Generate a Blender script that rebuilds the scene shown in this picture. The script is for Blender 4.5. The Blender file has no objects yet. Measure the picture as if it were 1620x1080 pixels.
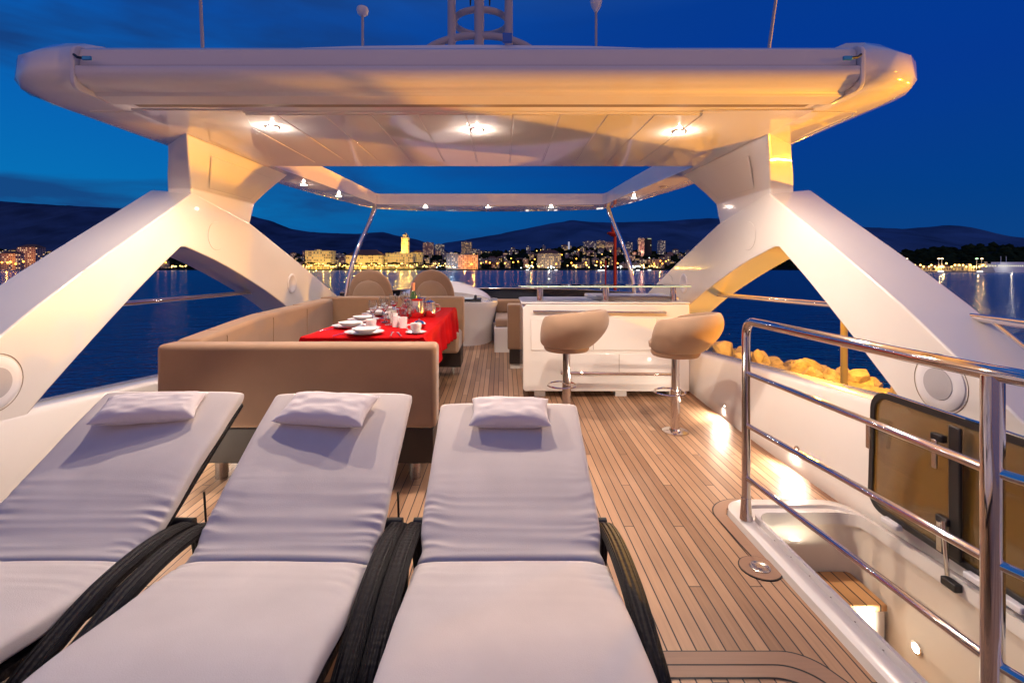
import bpy, bmesh, math, random
from mathutils import Vector, Matrix, noise
random.seed(7)
S = bpy.context.scene
COL = S.collection
PI = math.pi
# ---------------------------------------------------------------- camera
cam = bpy.data.objects.new('camera', bpy.data.cameras.new('camera'))
COL.objects.link(cam); S.camera = cam
cam.location = (0, 0, 1.45); cam.rotation_euler = (PI/2, 0, 0)
cam.data.sensor_width = 36; cam.data.lens = 36*755/1620
cam.data.shift_x = 15/1620; cam.data.shift_y = -119/1620
cam.data.clip_start = 0.05; cam.data.clip_end = 40000
# ---------------------------------------------------------------- exposure, world
S.view_settings.view_transform = 'Standard'; S.view_settings.look = 'None'
S.view_settings.exposure = 0.16; S.view_settings.gamma = 1
S.cycles.max_bounces = 10; S.cycles.diffuse_bounces = 4; S.cycles.glossy_bounces = 5
S.cycles.transmission_bounces = 8; S.cycles.transparent_max_bounces = 8
S.cycles.caustics_reflective = False; S.cycles.caustics_refractive = False
S.cycles.sample_clamp_indirect = 4.0; S.cycles.use_denoising = True
CX = -0.18          # centreline of the boat
SEA = -5.5

def link(nt, a, b): nt.links.new(a, b)

W = bpy.data.worlds.new('World'); S.world = W; W.use_nodes = True
def build_world():
    nt = W.node_tree; nt.nodes.clear(); N = nt.nodes.new
    out = N('ShaderNodeOutputWorld'); bg = N('ShaderNodeBackground')
    tc = N('ShaderNodeTexCoord'); sep = N('ShaderNodeSeparateXYZ')
    link(nt, tc.outputs['Generated'], sep.inputs[0])
    # elevation ramp, port side (lighter) and starboard side (deeper)
    def ramp(stops):
        r = N('ShaderNodeValToRGB'); cr = r.color_ramp
        while len(cr.elements) > 1: cr.elements.remove(cr.elements[-1])
        cr.elements[0].position = stops[0][0]; cr.elements[0].color = (*stops[0][1], 1)
        for p, c in stops[1:]:
            e = cr.elements.new(p); e.color = (*c, 1)
        link(nt, sep.outputs['Z'], r.inputs[0]); return r
    port = ramp([(0.0, (.003, .10, .33)), (.10, (.002, .165, .46)), (.26, (.002, .12, .44)), (.42, (.004, .075, .36)), (.6, (.02, .11, .40)), (1, (.03, .12, .40))])
    star = ramp([(0.0, (.004, .055, .22)), (.12, (.001, .048, .24)), (.3, (.001, .038, .28)), (.45, (.001, .04, .28)), (.62, (.02, .10, .38)), (1, (.03, .12, .40))])
    aft = ramp([(0.0, (.74, .42, .34)), (.15, (.56, .34, .38)), (.4, (.33, .24, .36)), (.8, (.08, .13, .40)), (1, (.03, .13, .46))])
    m1 = N('ShaderNodeMapRange'); m1.inputs['From Min'].default_value = -.75; m1.inputs['From Max'].default_value = .45
    m1.interpolation_type = 'SMOOTHSTEP'
    link(nt, sep.outputs['X'], m1.inputs['Value'])
    mixA = N('ShaderNodeMixRGB'); link(nt, m1.outputs[0], mixA.inputs[0]); link(nt, port.outputs[0], mixA.inputs[1]); link(nt, star.outputs[0], mixA.inputs[2])
    # cloud streaks, strongest to port
    mp = N('ShaderNodeMapping'); mp.inputs['Scale'].default_value = (2.2, 2.2, 9.0); mp.inputs['Location'].default_value = (.3, .1, .85)
    link(nt, tc.outputs['Generated'], mp.inputs[0])
    nz = N('ShaderNodeTexNoise'); nz.inputs['Scale'].default_value = 1.3; nz.inputs['Detail'].default_value = 6; nz.inputs['Distortion'].default_value = .3
    link(nt, mp.outputs[0], nz.inputs['Vector'])
    mr = N('ShaderNodeMapRange'); mr.inputs['From Min'].default_value = .44; mr.inputs['From Max'].default_value = .60
    link(nt, nz.outputs[0], mr.inputs['Value'])
    inv = N('ShaderNodeMath'); inv.operation = 'MULTIPLY_ADD'; inv.inputs[1].default_value = -.75; inv.inputs[2].default_value = .8
    link(nt, m1.outputs[0], inv.inputs[0])
    mu = N('ShaderNodeMath'); mu.operation = 'MULTIPLY'; link(nt, mr.outputs[0], mu.inputs[0]); link(nt, inv.outputs[0], mu.inputs[1])
    mixC = N('ShaderNodeMixRGB'); mixC.inputs[2].default_value = (.008, .038, .16, 1)
    link(nt, mu.outputs[0], mixC.inputs[0]); link(nt, mixA.outputs[0], mixC.inputs[1])
    # afterglow behind the camera
    m2 = N('ShaderNodeMapRange'); m2.inputs['From Min'].default_value = -.05; m2.inputs['From Max'].default_value = -.8
    m2.interpolation_type = 'SMOOTHSTEP'
    link(nt, sep.outputs['Y'], m2.inputs['Value'])
    mixB = N('ShaderNodeMixRGB'); link(nt, m2.outputs[0], mixB.inputs[0]); link(nt, mixC.outputs[0], mixB.inputs[1]); link(nt, aft.outputs[0], mixB.inputs[2])
    link(nt, mixB.outputs[0], bg.inputs[0]); bg.inputs[1].default_value = .92
    link(nt, bg.outputs[0], out.inputs[0])
build_world()

# ---------------------------------------------------------------- materials
MATS = {}
def mat(name, color=(.5, .5, .5), rough=.5, metal=0, coat=0, coat_rough=.05, emit=None, emit_s=1, trans=0, ior=1.45, bump=None, var=None, sheen=0, alpha=1, nosample=False, spec=.5):
    m = bpy.data.materials.new(name); m.use_nodes = True; nt = m.node_tree
    b = nt.nodes['Principled BSDF']; I = b.inputs
    I['Base Color'].default_value = (*color, 1); I['Roughness'].default_value = rough; I['Metallic'].default_value = metal
    I['Coat Weight'].default_value = coat; I['Coat Roughness'].default_value = coat_rough
    I['Transmission Weight'].default_value = trans; I['IOR'].default_value = ior; I['Sheen Weight'].default_value = sheen
    I['Alpha'].default_value = alpha; I['Specular IOR Level'].default_value = spec
    if emit: I['Emission Color'].default_value = (*emit, 1); I['Emission Strength'].default_value = emit_s
    if nosample: m.cycles.emission_sampling = 'NONE'
    tc = nt.nodes.new('ShaderNodeTexCoord')
    if var:   # (scale, amount)
        nz = nt.nodes.new('ShaderNodeTexNoise'); nz.inputs['Scale'].default_value = var[0]; nz.inputs['Detail'].default_value = 5
        link(nt, tc.outputs['Object'], nz.inputs['Vector'])
        mr = nt.nodes.new('ShaderNodeMapRange'); mr.inputs['From Min'].default_value = .3; mr.inputs['From Max'].default_value = .7
        mr.inputs['To Min'].default_value = 1-var[1]; mr.inputs['To Max'].default_value = 1+var[1]
        link(nt, nz.outputs[0], mr.inputs['Value'])
        mx = nt.nodes.new('ShaderNodeMixRGB'); mx.blend_type = 'MULTIPLY'; mx.inputs[0].default_value = 1; mx.inputs[1].default_value = (*color, 1)
        link(nt, mr.outputs[0], mx.inputs[2]); link(nt, mx.outputs[0], I['Base Color'])
    if bump:  # (scale, strength, distance)
        nz = nt.nodes.new('ShaderNodeTexNoise'); nz.inputs['Scale'].default_value = bump[0]; nz.inputs['Detail'].default_value = 4
        link(nt, tc.outputs['Object'], nz.inputs['Vector'])
        bp = nt.nodes.new('ShaderNodeBump'); bp.inputs['Strength'].default_value = bump[1]; bp.inputs['Distance'].default_value = bump[2]
        link(nt, nz.outputs[0], bp.inputs['Height']); link(nt, bp.outputs[0], I['Normal'])
    MATS[name] = m; return m
gel = mat('gelcoat', (.80, .765, .715), .22, coat=.7, coat_rough=.04, var=(1.5, .03), bump=(2.5, .05, .01))
gel_roof = mat('gelcoat_gloss', (.85, .81, .76), .10, coat=1, coat_rough=.02, var=(1.2, .03), bump=(1.6, .06, .01))
gel_cool = mat('gelcoat_top', (.72, .70, .70), .35, coat=.3)
groove = mat('groove', (.25, .19, .14), .6)
casm = mat('cassette_paint', (.74, .70, .68), .42, coat=.15, coat_rough=.3, var=(1.5, .03))
chrome = mat('chrome', (.86, .82, .78), .07, metal=1)
steel = mat('brushed_steel', (.6, .56, .52), .25, metal=1)
canvas = mat('lounger_canvas', (.64, .58, .53), .95, bump=(340, .3, .002), var=(5, .05))
pillow_m = mat('pillow_canvas', (.70, .64, .62), .95, sheen=0, bump=(220, .25, .002))
suede = mat('suede', (.28, .170, .10), .85, sheen=.25, bump=(150, .2, .002), var=(3, .10))
suede2 = mat('suede_light', (.32, .215, .14), .8, sheen=.25, bump=(150, .2, .002), var=(4, .08))
plinth = mat('dark_plinth', (.025, .018, .015), .45)
red = mat('red_cloth', (.40, .001, .003), .85, spec=.12, bump=(180, .15, .002))
china = mat('china', (.82, .80, .78), .15, coat=.5)
silver = mat('silverware', (.82, .78, .74), .12, metal=1)
glassm = mat('clear_glass', (.95, 1, .99), .0, trans=1, ior=1.45)
shelfg = mat('shelf_glass', (.80, .98, .95), .02, trans=1, ior=1.45)
smoke = mat('smoked_acrylic', (.20, .105, .012), .08, coat=1, coat_rough=.02, alpha=.72)
rubber = mat('black_rubber', (.012, .012, .014), .45)
dark_glass = mat('dark_windscreen', (.01, .012, .02), .08, coat=1)
screen = mat('screen', (.02, .03, .04), .1, emit=(.65, .75, .85), emit_s=.5)
mesh_grille = mat('speaker_grille', (.45, .44, .46), .7, bump=(400, .6, .003))
plastic = mat('white_plastic', (.75, .74, .76), .4)
antenna_m = mat('antenna_grey', (.42, .40, .44), .5)
redpaint = mat('red_paint', (.22, .01, .01), .6)
lampglow = mat('spot_lens', (1, 1, 1), .3, emit=(1, .88, .76), emit_s=22)
lampoff = mat('spot_lens_off', (.3, .25, .2), .3)
label_m = mat('bottle_label', (.55, .25, .12), .5)
beige_cover = mat('console_cover', (.62, .54, .44), .7, bump=(6, .3, .03))

def nodes_of(name, rough=.6):
    m = bpy.data.materials.new(name); m.use_nodes = True; nt = m.node_tree
    b = nt.nodes['Principled BSDF']; b.inputs['Roughness'].default_value = rough
    return m, nt, b
def math_n(nt, op, a, b=None, c=None):
    n = nt.nodes.new('ShaderNodeMath'); n.operation = op
    for i, v in enumerate((a, b, c)):
        if v is None: continue
        if isinstance(v, (int, float)): n.inputs[i].default_value = v
        else: link(nt, v, n.inputs[i])
    return n.outputs[0]

def make_teak(name, pitch=.0556, x0=0., base=((.23, .120, .062), (.54, .335, .20)), along='Y', joints=True, caulk_w=.105):
    m, nt, b = nodes_of(name, .55)
    tc = nt.nodes.new('ShaderNodeTexCoord'); sp = nt.nodes.new('ShaderNodeSeparateXYZ')
    link(nt, tc.outputs['Object'], sp.inputs[0])
    X, Y = sp.outputs['X'], sp.outputs['Y']
    if along == 'X': X, Y = Y, X
    q = math_n(nt, 'DIVIDE', math_n(nt, 'SUBTRACT', X, x0), pitch)
    idx = math_n(nt, 'FLOOR', q); fr = math_n(nt, 'FRACT', q)
    d = math_n(nt, 'ABSOLUTE', math_n(nt, 'SUBTRACT', fr, .5))
    line = math_n(nt, 'GREATER_THAN', d, .5-caulk_w/2)
    if joints:
        st = math_n(nt, 'MULTIPLY', math_n(nt, 'FLOORED_MODULO', math_n(nt, 'MULTIPLY', idx, 2), 5), .5)
        yy = math_n(nt, 'ADD', Y, math_n(nt, 'ADD', st, 20.34))
        yq = math_n(nt, 'DIVIDE', yy, 2.5)
        yi = math_n(nt, 'FLOOR', yq); yf = math_n(nt, 'FRACT', yq)
        jl = math_n(nt, 'LESS_THAN', yf, .0022)
        caulk = math_n(nt, 'MAXIMUM', line, jl)
        idv = nt.nodes.new('ShaderNodeCombineXYZ'); link(nt, idx, idv.inputs[0]); link(nt, yi, idv.inputs[1])
    else:
        caulk = line; idv = nt.nodes.new('ShaderNodeCombineXYZ'); link(nt, idx, idv.inputs[0])
    wn = nt.nodes.new('ShaderNodeTexWhiteNoise'); wn.noise_dimensions = '3D'; link(nt, idv.outputs[0], wn.inputs['Vector'])
    # grain
    mp = nt.nodes.new('ShaderNodeMapping'); mp.inputs['Scale'].default_value = (60, 2.2, 1) if along == 'Y' else (2.2, 60, 1)
    link(nt, tc.outputs['Object'], mp.inputs[0])
    off = nt.nodes.new('ShaderNodeVectorMath'); off.operation = 'MULTIPLY_ADD'; off.inputs[1].default_value = (9, 9, 9)
    link(nt, wn.outputs['Color'], off.inputs[0]); link(nt, mp.outputs[0], off.inputs[2])
    gn = nt.nodes.new('ShaderNodeTexNoise'); gn.inputs['Scale'].default_value = 1.6; gn.inputs['Detail'].default_value = 6; gn.inputs['Roughness'].default_value = .65
    link(nt, off.outputs[0], gn.inputs['Vector'])
    big = nt.nodes.new('ShaderNodeTexNoise'); big.inputs['Scale'].default_value = 2.1; big.inputs['Detail'].default_value = 5
    link(nt, tc.outputs['Object'], big.inputs['Vector'])
    t = math_n(nt, 'ADD', math_n(nt, 'MULTIPLY', wn.outputs['Value'], .70), math_n(nt, 'ADD', math_n(nt, 'MULTIPLY', gn.outputs[0], .7), math_n(nt, 'MULTIPLY', big.outputs[0], .5)))
    t = math_n(nt, 'MULTIPLY_ADD', t, 1.05, -.46)
    cr = nt.nodes.new('ShaderNodeValToRGB'); cr.color_ramp.elements[0].color = (*base[0], 1); cr.color_ramp.elements[1].color = (*base[1], 1)
    link(nt, t, cr.inputs[0])
    mx = nt.nodes.new('ShaderNodeMixRGB'); mx.inputs[2].default_value = (.03, .018, .014, 1)
    link(nt, caulk, mx.inputs[0]); link(nt, cr.outputs[0], mx.inputs[1]); link(nt, mx.outputs[0], b.inputs['Base Color'])
    rr = math_n(nt, 'MULTIPLY_ADD', gn.outputs[0], .35, .30); link(nt, rr, b.inputs['Roughness'])
    h = math_n(nt, 'SUBTRACT', math_n(nt, 'MULTIPLY', gn.outputs[0], .35), caulk)
    bp = nt.nodes.new('ShaderNodeBump'); bp.inputs['Strength'].default_value = .5; bp.inputs['Distance'].default_value = .002
    link(nt, h, bp.inputs['Height']); link(nt, bp.outputs[0], b.inputs['Normal'])
    return m
teak = make_teak('teak_planks', x0=.010)
teak_board = make_teak('teak_board', pitch=.9, x0=-.3, base=((.26, .15, .095), (.40, .24, .155)), along='X', joints=False, caulk_w=.0)
teak_edge = make_teak('teak_edge', pitch=3, x0=-10.3, base=((.20, .10, .055), (.32, .17, .10)), joints=False, caulk_w=.0)
teak_step = make_teak('teak_step', pitch=.07, x0=.02, base=((.40, .20, .07), (.55, .30, .12)), joints=False)

def make_wicker():
    m, nt, b = nodes_of('black_wicker', .42)
    tc = nt.nodes.new('ShaderNodeTexCoord')
    u = nt.nodes.new('ShaderNodeSeparateXYZ'); link(nt, tc.outputs['UV'], u.inputs[0])
    s1 = math_n(nt, 'SINE', math_n(nt, 'MULTIPLY', u.outputs['X'], 520.0))
    s2 = math_n(nt, 'SINE', math_n(nt, 'MULTIPLY', u.outputs['Y'], 150.0))
    nzw = nt.nodes.new('ShaderNodeTexNoise'); nzw.inputs['Scale'].default_value = 60; link(nt, tc.outputs['Object'], nzw.inputs['Vector'])
    h = math_n(nt, 'ADD', math_n(nt, 'MULTIPLY', s1, .06), math_n(nt, 'ADD', s2, math_n(nt, 'MULTIPLY', nzw.outputs[0], 1.1)))
    bp = nt.nodes.new('ShaderNodeBump'); bp.inputs['Strength'].default_value = .9; bp.inputs['Distance'].default_value = .004
    link(nt, h, bp.inputs['Height']); link(nt, bp.outputs[0], b.inputs['Normal'])
    b.inputs['Base Color'].default_value = (.010, .008, .009, 1); b.inputs['Roughness'].default_value = .6; b.inputs['Specular IOR Level'].default_value = .3
    return m
wicker = make_wicker()

# ---------------------------------------------------------------- mesh helpers
class MB:
    def __init__(s): s.v = []; s.f = []; s.uv = {}
    def add(s, vs, fs):
        o = len(s.v); s.v += [tuple(p) for p in vs]; s.f += [tuple(i+o for i in f) for f in fs]; return o
    def box(s, x0, x1, y0, y1, z0, z1):
        vs = [(x0,y0,z0),(x1,y0,z0),(x1,y1,z0),(x0,y1,z0),(x0,y0,z1),(x1,y0,z1),(x1,y1,z1),(x0,y1,z1)]
        s.add(vs, [(0,3,2,1),(4,5,6,7),(0,1,5,4),(1,2,6,5),(2,3,7,6),(3,0,4,7)]); return s
    def tube(s, pts, r, seg=12, closed=False, cap=True, flat=None):
        pts = [Vector(p) for p in pts]; n = len(pts)
        rs = r if isinstance(r, (list, tuple)) else [r]*n
        rings = []; up0 = None
        for i in range(n):
            if closed: t = (pts[(i+1) % n]-pts[i-1])
            else: t = pts[min(i+1, n-1)]-pts[max(i-1, 0)]
            t.normalize()
            if up0 is None:
                up0 = Vector((0, 0, 1)) if abs(t.z) < .9 else Vector((0, 1, 0))
            a = t.cross(up0)
            if a.length < 1e-5: a = t.cross(Vector((1, 0, 0)))
            a.normalize(); bb = a.cross(t); bb.normalize(); up0 = bb
            ring = []
            for k in range(seg):
                th = 2*PI*k/seg
                ca, sa = math.cos(th), math.sin(th)
                if flat: ring.append(pts[i]+a*ca*flat[0]+bb*sa*flat[1])
                else: ring.append(pts[i]+(a*ca+bb*sa)*rs[i])
            rings.append(ring)
        vs = [p for rg in rings for p in rg]; fs = []
        m = n if closed else n-1
        for i in range(m):
            j = (i+1) % n
            for k in range(seg):
                l = (k+1) % seg
                fs.append((i*seg+k, i*seg+l, j*seg+l, j*seg+k))
        if cap and not closed:
            fs.append(tuple(range(seg-1, -1, -1))); fs.append(tuple((n-1)*seg+k for k in range(seg)))
        s.add(vs, fs); return s
    def prism(s, prof, x0, x1):      # profile in (y, z)
        n = len(prof)
        vs = [(x0, y, z) for y, z in prof]+[(x1, y, z) for y, z in prof]
        fs = [tuple(range(n)), tuple(range(2*n-1, n-1, -1))]+[(i, i+n, (i+1) % n+n, (i+1) % n) for i in range(n)]
        s.add(vs, fs); return s
    def zprism(s, prof, z0, z1):     # profile in (x, y)
        n = len(prof)
        vs = [(x, y, z0) for x, y in prof]+[(x, y, z1) for x, y in prof]
        fs = [tuple(range(n-1, -1, -1)), tuple(range(n, 2*n))]+[(i, (i+1) % n, (i+1) % n+n, i+n) for i in range(n)]
        s.add(vs, fs); return s
    def lathe(s, prof, c=(0, 0, 0), seg=24, axis='Z'):   # (r, h)
        n = len(prof); vs = []
        for r, h in prof:
            for k in range(seg):
                a = 2*PI*k/seg
                if axis == 'Z': vs.append((c[0]+r*math.cos(a), c[1]+r*math.sin(a), c[2]+h))
                elif axis == 'X': vs.append((c[0]+h, c[1]+r*math.cos(a), c[2]+r*math.sin(a)))
                else: vs.append((c[0]+r*math.cos(a), c[1]+h, c[2]+r*math.sin(a)))
        fs = [(i*seg+k, i*seg+(k+1) % seg, (i+1)*seg+(k+1) % seg, (i+1)*seg+k) for i in range(n-1) for k in range(seg)]
        if prof[0][0] > 1e-4: fs.append(tuple(range(seg-1, -1, -1)))
        if prof[-1][0] > 1e-4: fs.append(tuple((n-1)*seg+k for k in range(seg)))
        s.add(vs, fs); return s
    def grid(s, fn, nu, nv, cu=False, cv=False):
        vs = []; UV = []
        for i in range(nu):
            for j in range(nv):
                u = i/(nu if cu else nu-1); v = j/(nv if cv else nv-1)
                vs.append(fn(u, v)); UV.append((u, v))
        fs = []
        for i in range(nu if cu else nu-1):
            for j in range(nv if cv else nv-1):
                i2 = (i+1) % nu; j2 = (j+1) % nv
                fs.append((i*nv+j, i2*nv+j, i2*nv+j2, i*nv+j2))
        o = s.add(vs, fs)
        for k, uv in enumerate(UV): s.uv[o+k] = uv
        return s
    def sphere(s, c, r, su=16, sv=10, sc=(1, 1, 1)):
        prof = [(max(1e-5, math.sin(PI*i/sv)), -math.cos(PI*i/sv)) for i in range(sv+1)]
        m = MB(); m.lathe(prof, (0, 0, 0), su)
        s.add([(c[0]+x*r*sc[0], c[1]+y*r*sc[1], c[2]+z*r*sc[2]) for x, y, z in m.v], m.f); return s
    def rot(s, ang, about=(0, 0, 0), start=0):
        ca, sa = math.cos(ang), math.sin(ang)
        for i in range(start, len(s.v)):
            x, y, z = s.v[i]; x -= about[0]; y -= about[1]
            s.v[i] = (about[0]+x*ca-y*sa, about[1]+x*sa+y*ca, z)
        return s
    def build(s, name, m, parent=None, smooth=True, bevel=0, bseg=2, sub=0, angle=40, label=None, weld=False, harden=False):
        me = bpy.data.meshes.new(name); me.from_pydata(s.v, [], s.f)
        bm = bmesh.new(); bm.from_mesh(me)
        if s.uv:
            bm.verts.ensure_lookup_table(); uvl = bm.loops.layers.uv.new('UVMap')
            for f in bm.faces:
                for lp in f.loops: lp[uvl].uv = s.uv.get(lp.vert.index, (0, 0))
        if weld: bmesh.ops.remove_doubles(bm, verts=bm.verts, dist=1e-4)
        bmesh.ops.recalc_face_normals(bm, faces=bm.faces)
        bm.to_mesh(me); bm.free()
        me.materials.append(m)
        if smooth:
            for p in me.polygons: p.use_smooth = True
            if not sub: me.set_sharp_from_angle(angle=math.radians(angle))
        o = bpy.data.objects.new(name, me); COL.objects.link(o)
        if parent:
            o.parent = parent; p = parent
            if p.parent: M = p.parent.matrix_basis @ p.matrix_parent_inverse @ p.matrix_basis
            else: M = p.matrix_basis
            o.matrix_parent_inverse = M.inverted()
        if bevel:
            b = o.modifiers.new('bevel', 'BEVEL'); b.width = bevel; b.segments = bseg; b.limit_method = 'ANGLE'; b.angle_limit = math.radians(35)
            b.harden_normals = harden
        if sub:
            b = o.modifiers.new('sub', 'SUBSURF'); b.levels = sub; b.render_levels = sub
        if label: o['label'] = label
        return o
def tag(o, label=None, cat=None, group=None, kind=None):
    if label: o['label'] = label
    if cat: o['category'] = cat
    if group: o['group'] = group
    if kind: o['kind'] = kind
    return o
def thing(name, loc, label, cat, group=None):
    o = bpy.data.objects.new(name, None); COL.objects.link(o); o.location = loc; o.empty_display_size = .1
    return tag(o, label, cat, group)
def local_thing(name, label, cat, group=None): return thing(name, (0, 0, 0), label, cat, group)
def copy_tree(o, parent=None):
    c = o.copy(); COL.objects.link(c)
    if parent: c.parent = parent
    for ch in o.children: copy_tree(ch, c)
    return c
def spot(name, loc, parent, power, color=(1, .78, .58), size=150, blend=.6, r=.03, rot=(0, 0, 0)):
    l = bpy.data.lights.new(name, 'SPOT'); l.energy = power; l.color = color; l.spot_size = math.radians(size); l.spot_blend = blend; l.shadow_soft_size = r
    if name == 'ceiling_lamp': l.specular_factor = .08
    o = bpy.data.objects.new(name, l); COL.objects.link(o); o.location = loc; o.rotation_euler = rot
    if parent: o.parent = parent; o.matrix_parent_inverse = parent.matrix_basis.inverted()
    return o
def point(name, loc, parent, power, color, r=.1):
    l = bpy.data.lights.new(name, 'POINT'); l.energy = power; l.color = color; l.shadow_soft_size = r
    if name in ('quay_lamp', 'floodlight', 'ferry_lamp'): l.specular_factor = .02
    if name == 'ceiling_fill_light': l.specular_factor = 0
    o = bpy.data.objects.new(name, l); COL.objects.link(o); o.location = loc
    if parent: o.parent = parent; o.matrix_parent_inverse = parent.matrix_basis.inverted()
    return o
def zd(y): return .0125*(y-3)**2 if y > 3 else 0.
def gz(y): return .86-.072*y          # gunwale height
def lerp(a, b, t): return a+(b-a)*t
def rrect(x0, x1, y0, y1, r, n=6):
    pts = []
    for cx, cy, a0 in ((x1-r, y0+r, -90), (x1-r, y1-r, 0), (x0+r, y1-r, 90), (x0+r, y0+r, 180)):
        for i in range(n+1):
            a = math.radians(a0+90*i/n); pts.append((cx+r*math.cos(a), cy+r*math.sin(a)))
    return pts
def smooth_path(pts, n=8):
    pts = [Vector(p) for p in pts]; out = []
    for i in range(len(pts)-1):
        p0 = pts[max(i-1, 0)]; p1 = pts[i]; p2 = pts[i+1]; p3 = pts[min(i+2, len(pts)-1)]
        for k in range(n):
            t = k/n
            out.append(.5*((2*p1)+(-p0+p2)*t+(2*p0-5*p1+4*p2-p3)*t*t+(-p0+3*p1-3*p2+p3)*t**3))
    out.append(pts[-1]); return out

# ================================================================ THE BOAT
# ---- deck
XL, XR = -2.46, 2.06
b = MB()
b.grid(lambda u, v: (lerp(XL, 1.31, u), lerp(-1.4, 8.8, v), zd(lerp(-1.4, 8.8, v))), 6, 70)
b.grid(lambda u, v: (lerp(1.31, XR+.02, u), lerp(2.80, 8.8, v), zd(lerp(2.80, 8.8, v))), 4, 44)
b.grid(lambda u, v: (lerp(1.31, XR+.02, u), lerp(-1.4, .6, v), 0), 4, 6)
deck = b.build('deck', teak); tag(deck, kind='structure', label='teak planked yacht deck with dark caulk lines')
# margin boards inlaid in the deck
def flat_strip(path_out, path_in, z0, z1):
    m = MB(); n = len(path_out)
    vs = [(x, y, z1+zd(y)) for x, y in path_out]+[(x, y, z1+zd(y)) for x, y in path_in]
    m.add(vs, [(i, i+1, n+i+1, n+i) for i in range(n-1)]); return m
def corner_path(xl, y, xr, r, yend, n=10):
    p = [(xl, y), (xr-r, y)]
    for i in range(1, n+1):
        a = PI/2-(PI/2)*i/n*.62
        p.append((xr-r+r*math.cos(a), y-r*1.0+r*math.sin(a)))
    p.append((p[-1][0]+.045, p[-1][1]-.09)); return p
po, pm1, pm2, pi_ = [corner_path(.50, yy, xr, .16, 1.4) for yy, xr in ((1.800, 1.20), (1.794, 1.194), (1.737, 1.15), (1.731, 1.144))]
pj1, pj2 = [corner_path(.50, yy, xr, .16, 1.4) for yy, xr in ((1.682, 1.11), (1.676, 1.104))]
flat_strip(po, pj2, 0, .0020).build('deck_caulk', rubber, deck)
flat_strip(pm1, pm2, 0, .0035).build('margin_board', teak_board, deck)
flat_strip(pi_, pj1, 0, .0035).build('margin_board', teak_board, deck)
b = MB()
b.grid(lambda u, v: (lerp(XR-.035, XR+.012, u), lerp(2.90, 8.6, v), zd(lerp(2.90, 8.6, v))+.003), 2, 40)
b.grid(lambda u, v: (lerp(XL-.01, XL+.05, u), lerp(-1.3, 8.6, v), zd(lerp(-1.3, 8.6, v))+.003), 2, 60)
b.build('margin_board', teak_edge, deck)
# ring of margin timber round the hatch corner
cp = []; ci = []
for i in range(13):
    a = PI/2+(PI/2)*i/12
    cp.append((1.47+.24*math.cos(a), 2.76+.22*math.sin(a)-.0)); ci.append((1.47+.165*math.cos(a), 2.76+.15*math.sin(a)))
cp += [(1.235, 2.5), (1.245, 2.32)]; ci += [(1.305, 2.5), (1.305, 2.32)]
flat_strip(cp, ci, 0, .0020).build('deck_caulk', rubber, deck)
flat_strip([(x+.006, y-.005) for x, y in cp], ci, 0, .0035).build('margin_board', teak_board, deck)
# deck drain
dr = thing('deck_drain', (1.235, 2.29, 0), 'round steel deck drain set in a dark teak ring beside the stair hatch', 'drain')
MB().lathe([(.095, .0), (.095, .0045), (.04, .0048)], (1.235, 2.29, 0), 32).build('caulk_ring', rubber, dr)
MB().lathe([(.090, .0), (.090, .0065), (.045, .0068)], (1.235, 2.29, 0), 32).build('teak_ring', teak_board, dr)
MB().lathe([(.047, .0), (.047, .010), (.040, .012), (.034, .0085), (.016, .0080), (.014, .011), (.0001, .011)], (1.235, 2.29, 0), 32).build('drain_cover', steel, dr)

# ---- hull and superstructure below (seen only over the side)
def hull_hw(y):
    if y < 7: return 3.2
    t = min(1, (y-7)/11); return 3.2*math.sqrt(max(0, 1-t**2.2))
b = MB()
ys = [-7+i*25/40 for i in range(41)]
for sgn in (-1, 1):
    b.grid(lambda u, v: (CX+sgn*(hull_hw(lerp(-7, 18, u))*(lerp(.86, 1, v))+.001), lerp(-7, 18, u), lerp(SEA-.4, -2.5+max(0, (lerp(-7, 18, u)-4))*.06, v)), 41, 5)
b.grid(lambda u, v: (CX+lerp(-1, 1, v)*hull_hw(lerp(-7, 18, u)), lerp(-7, 18, u), -2.52+max(0, (lerp(-7, 18, u)-4))*.06), 41, 3)
hull = b.build('yacht_hull', gel); tag(hull, 'white motor yacht hull lying below the flybridge deck', 'yacht hull')
b = MB()
b.box(CX-2.6, CX+2.6, -1.5, 9.2, -2.5, -1.95)
b.build('cabin_side', gel, hull, bevel=.03)
b = MB(); b.box(CX-2.58, CX-2.50, -1.5, 9.0, -1.95, -.1); b.box(CX+2.50, CX+2.58, -1.5, 9.0, -1.95, -.1); b.build('cabin_window_band', dark_glass, hull)

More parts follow.
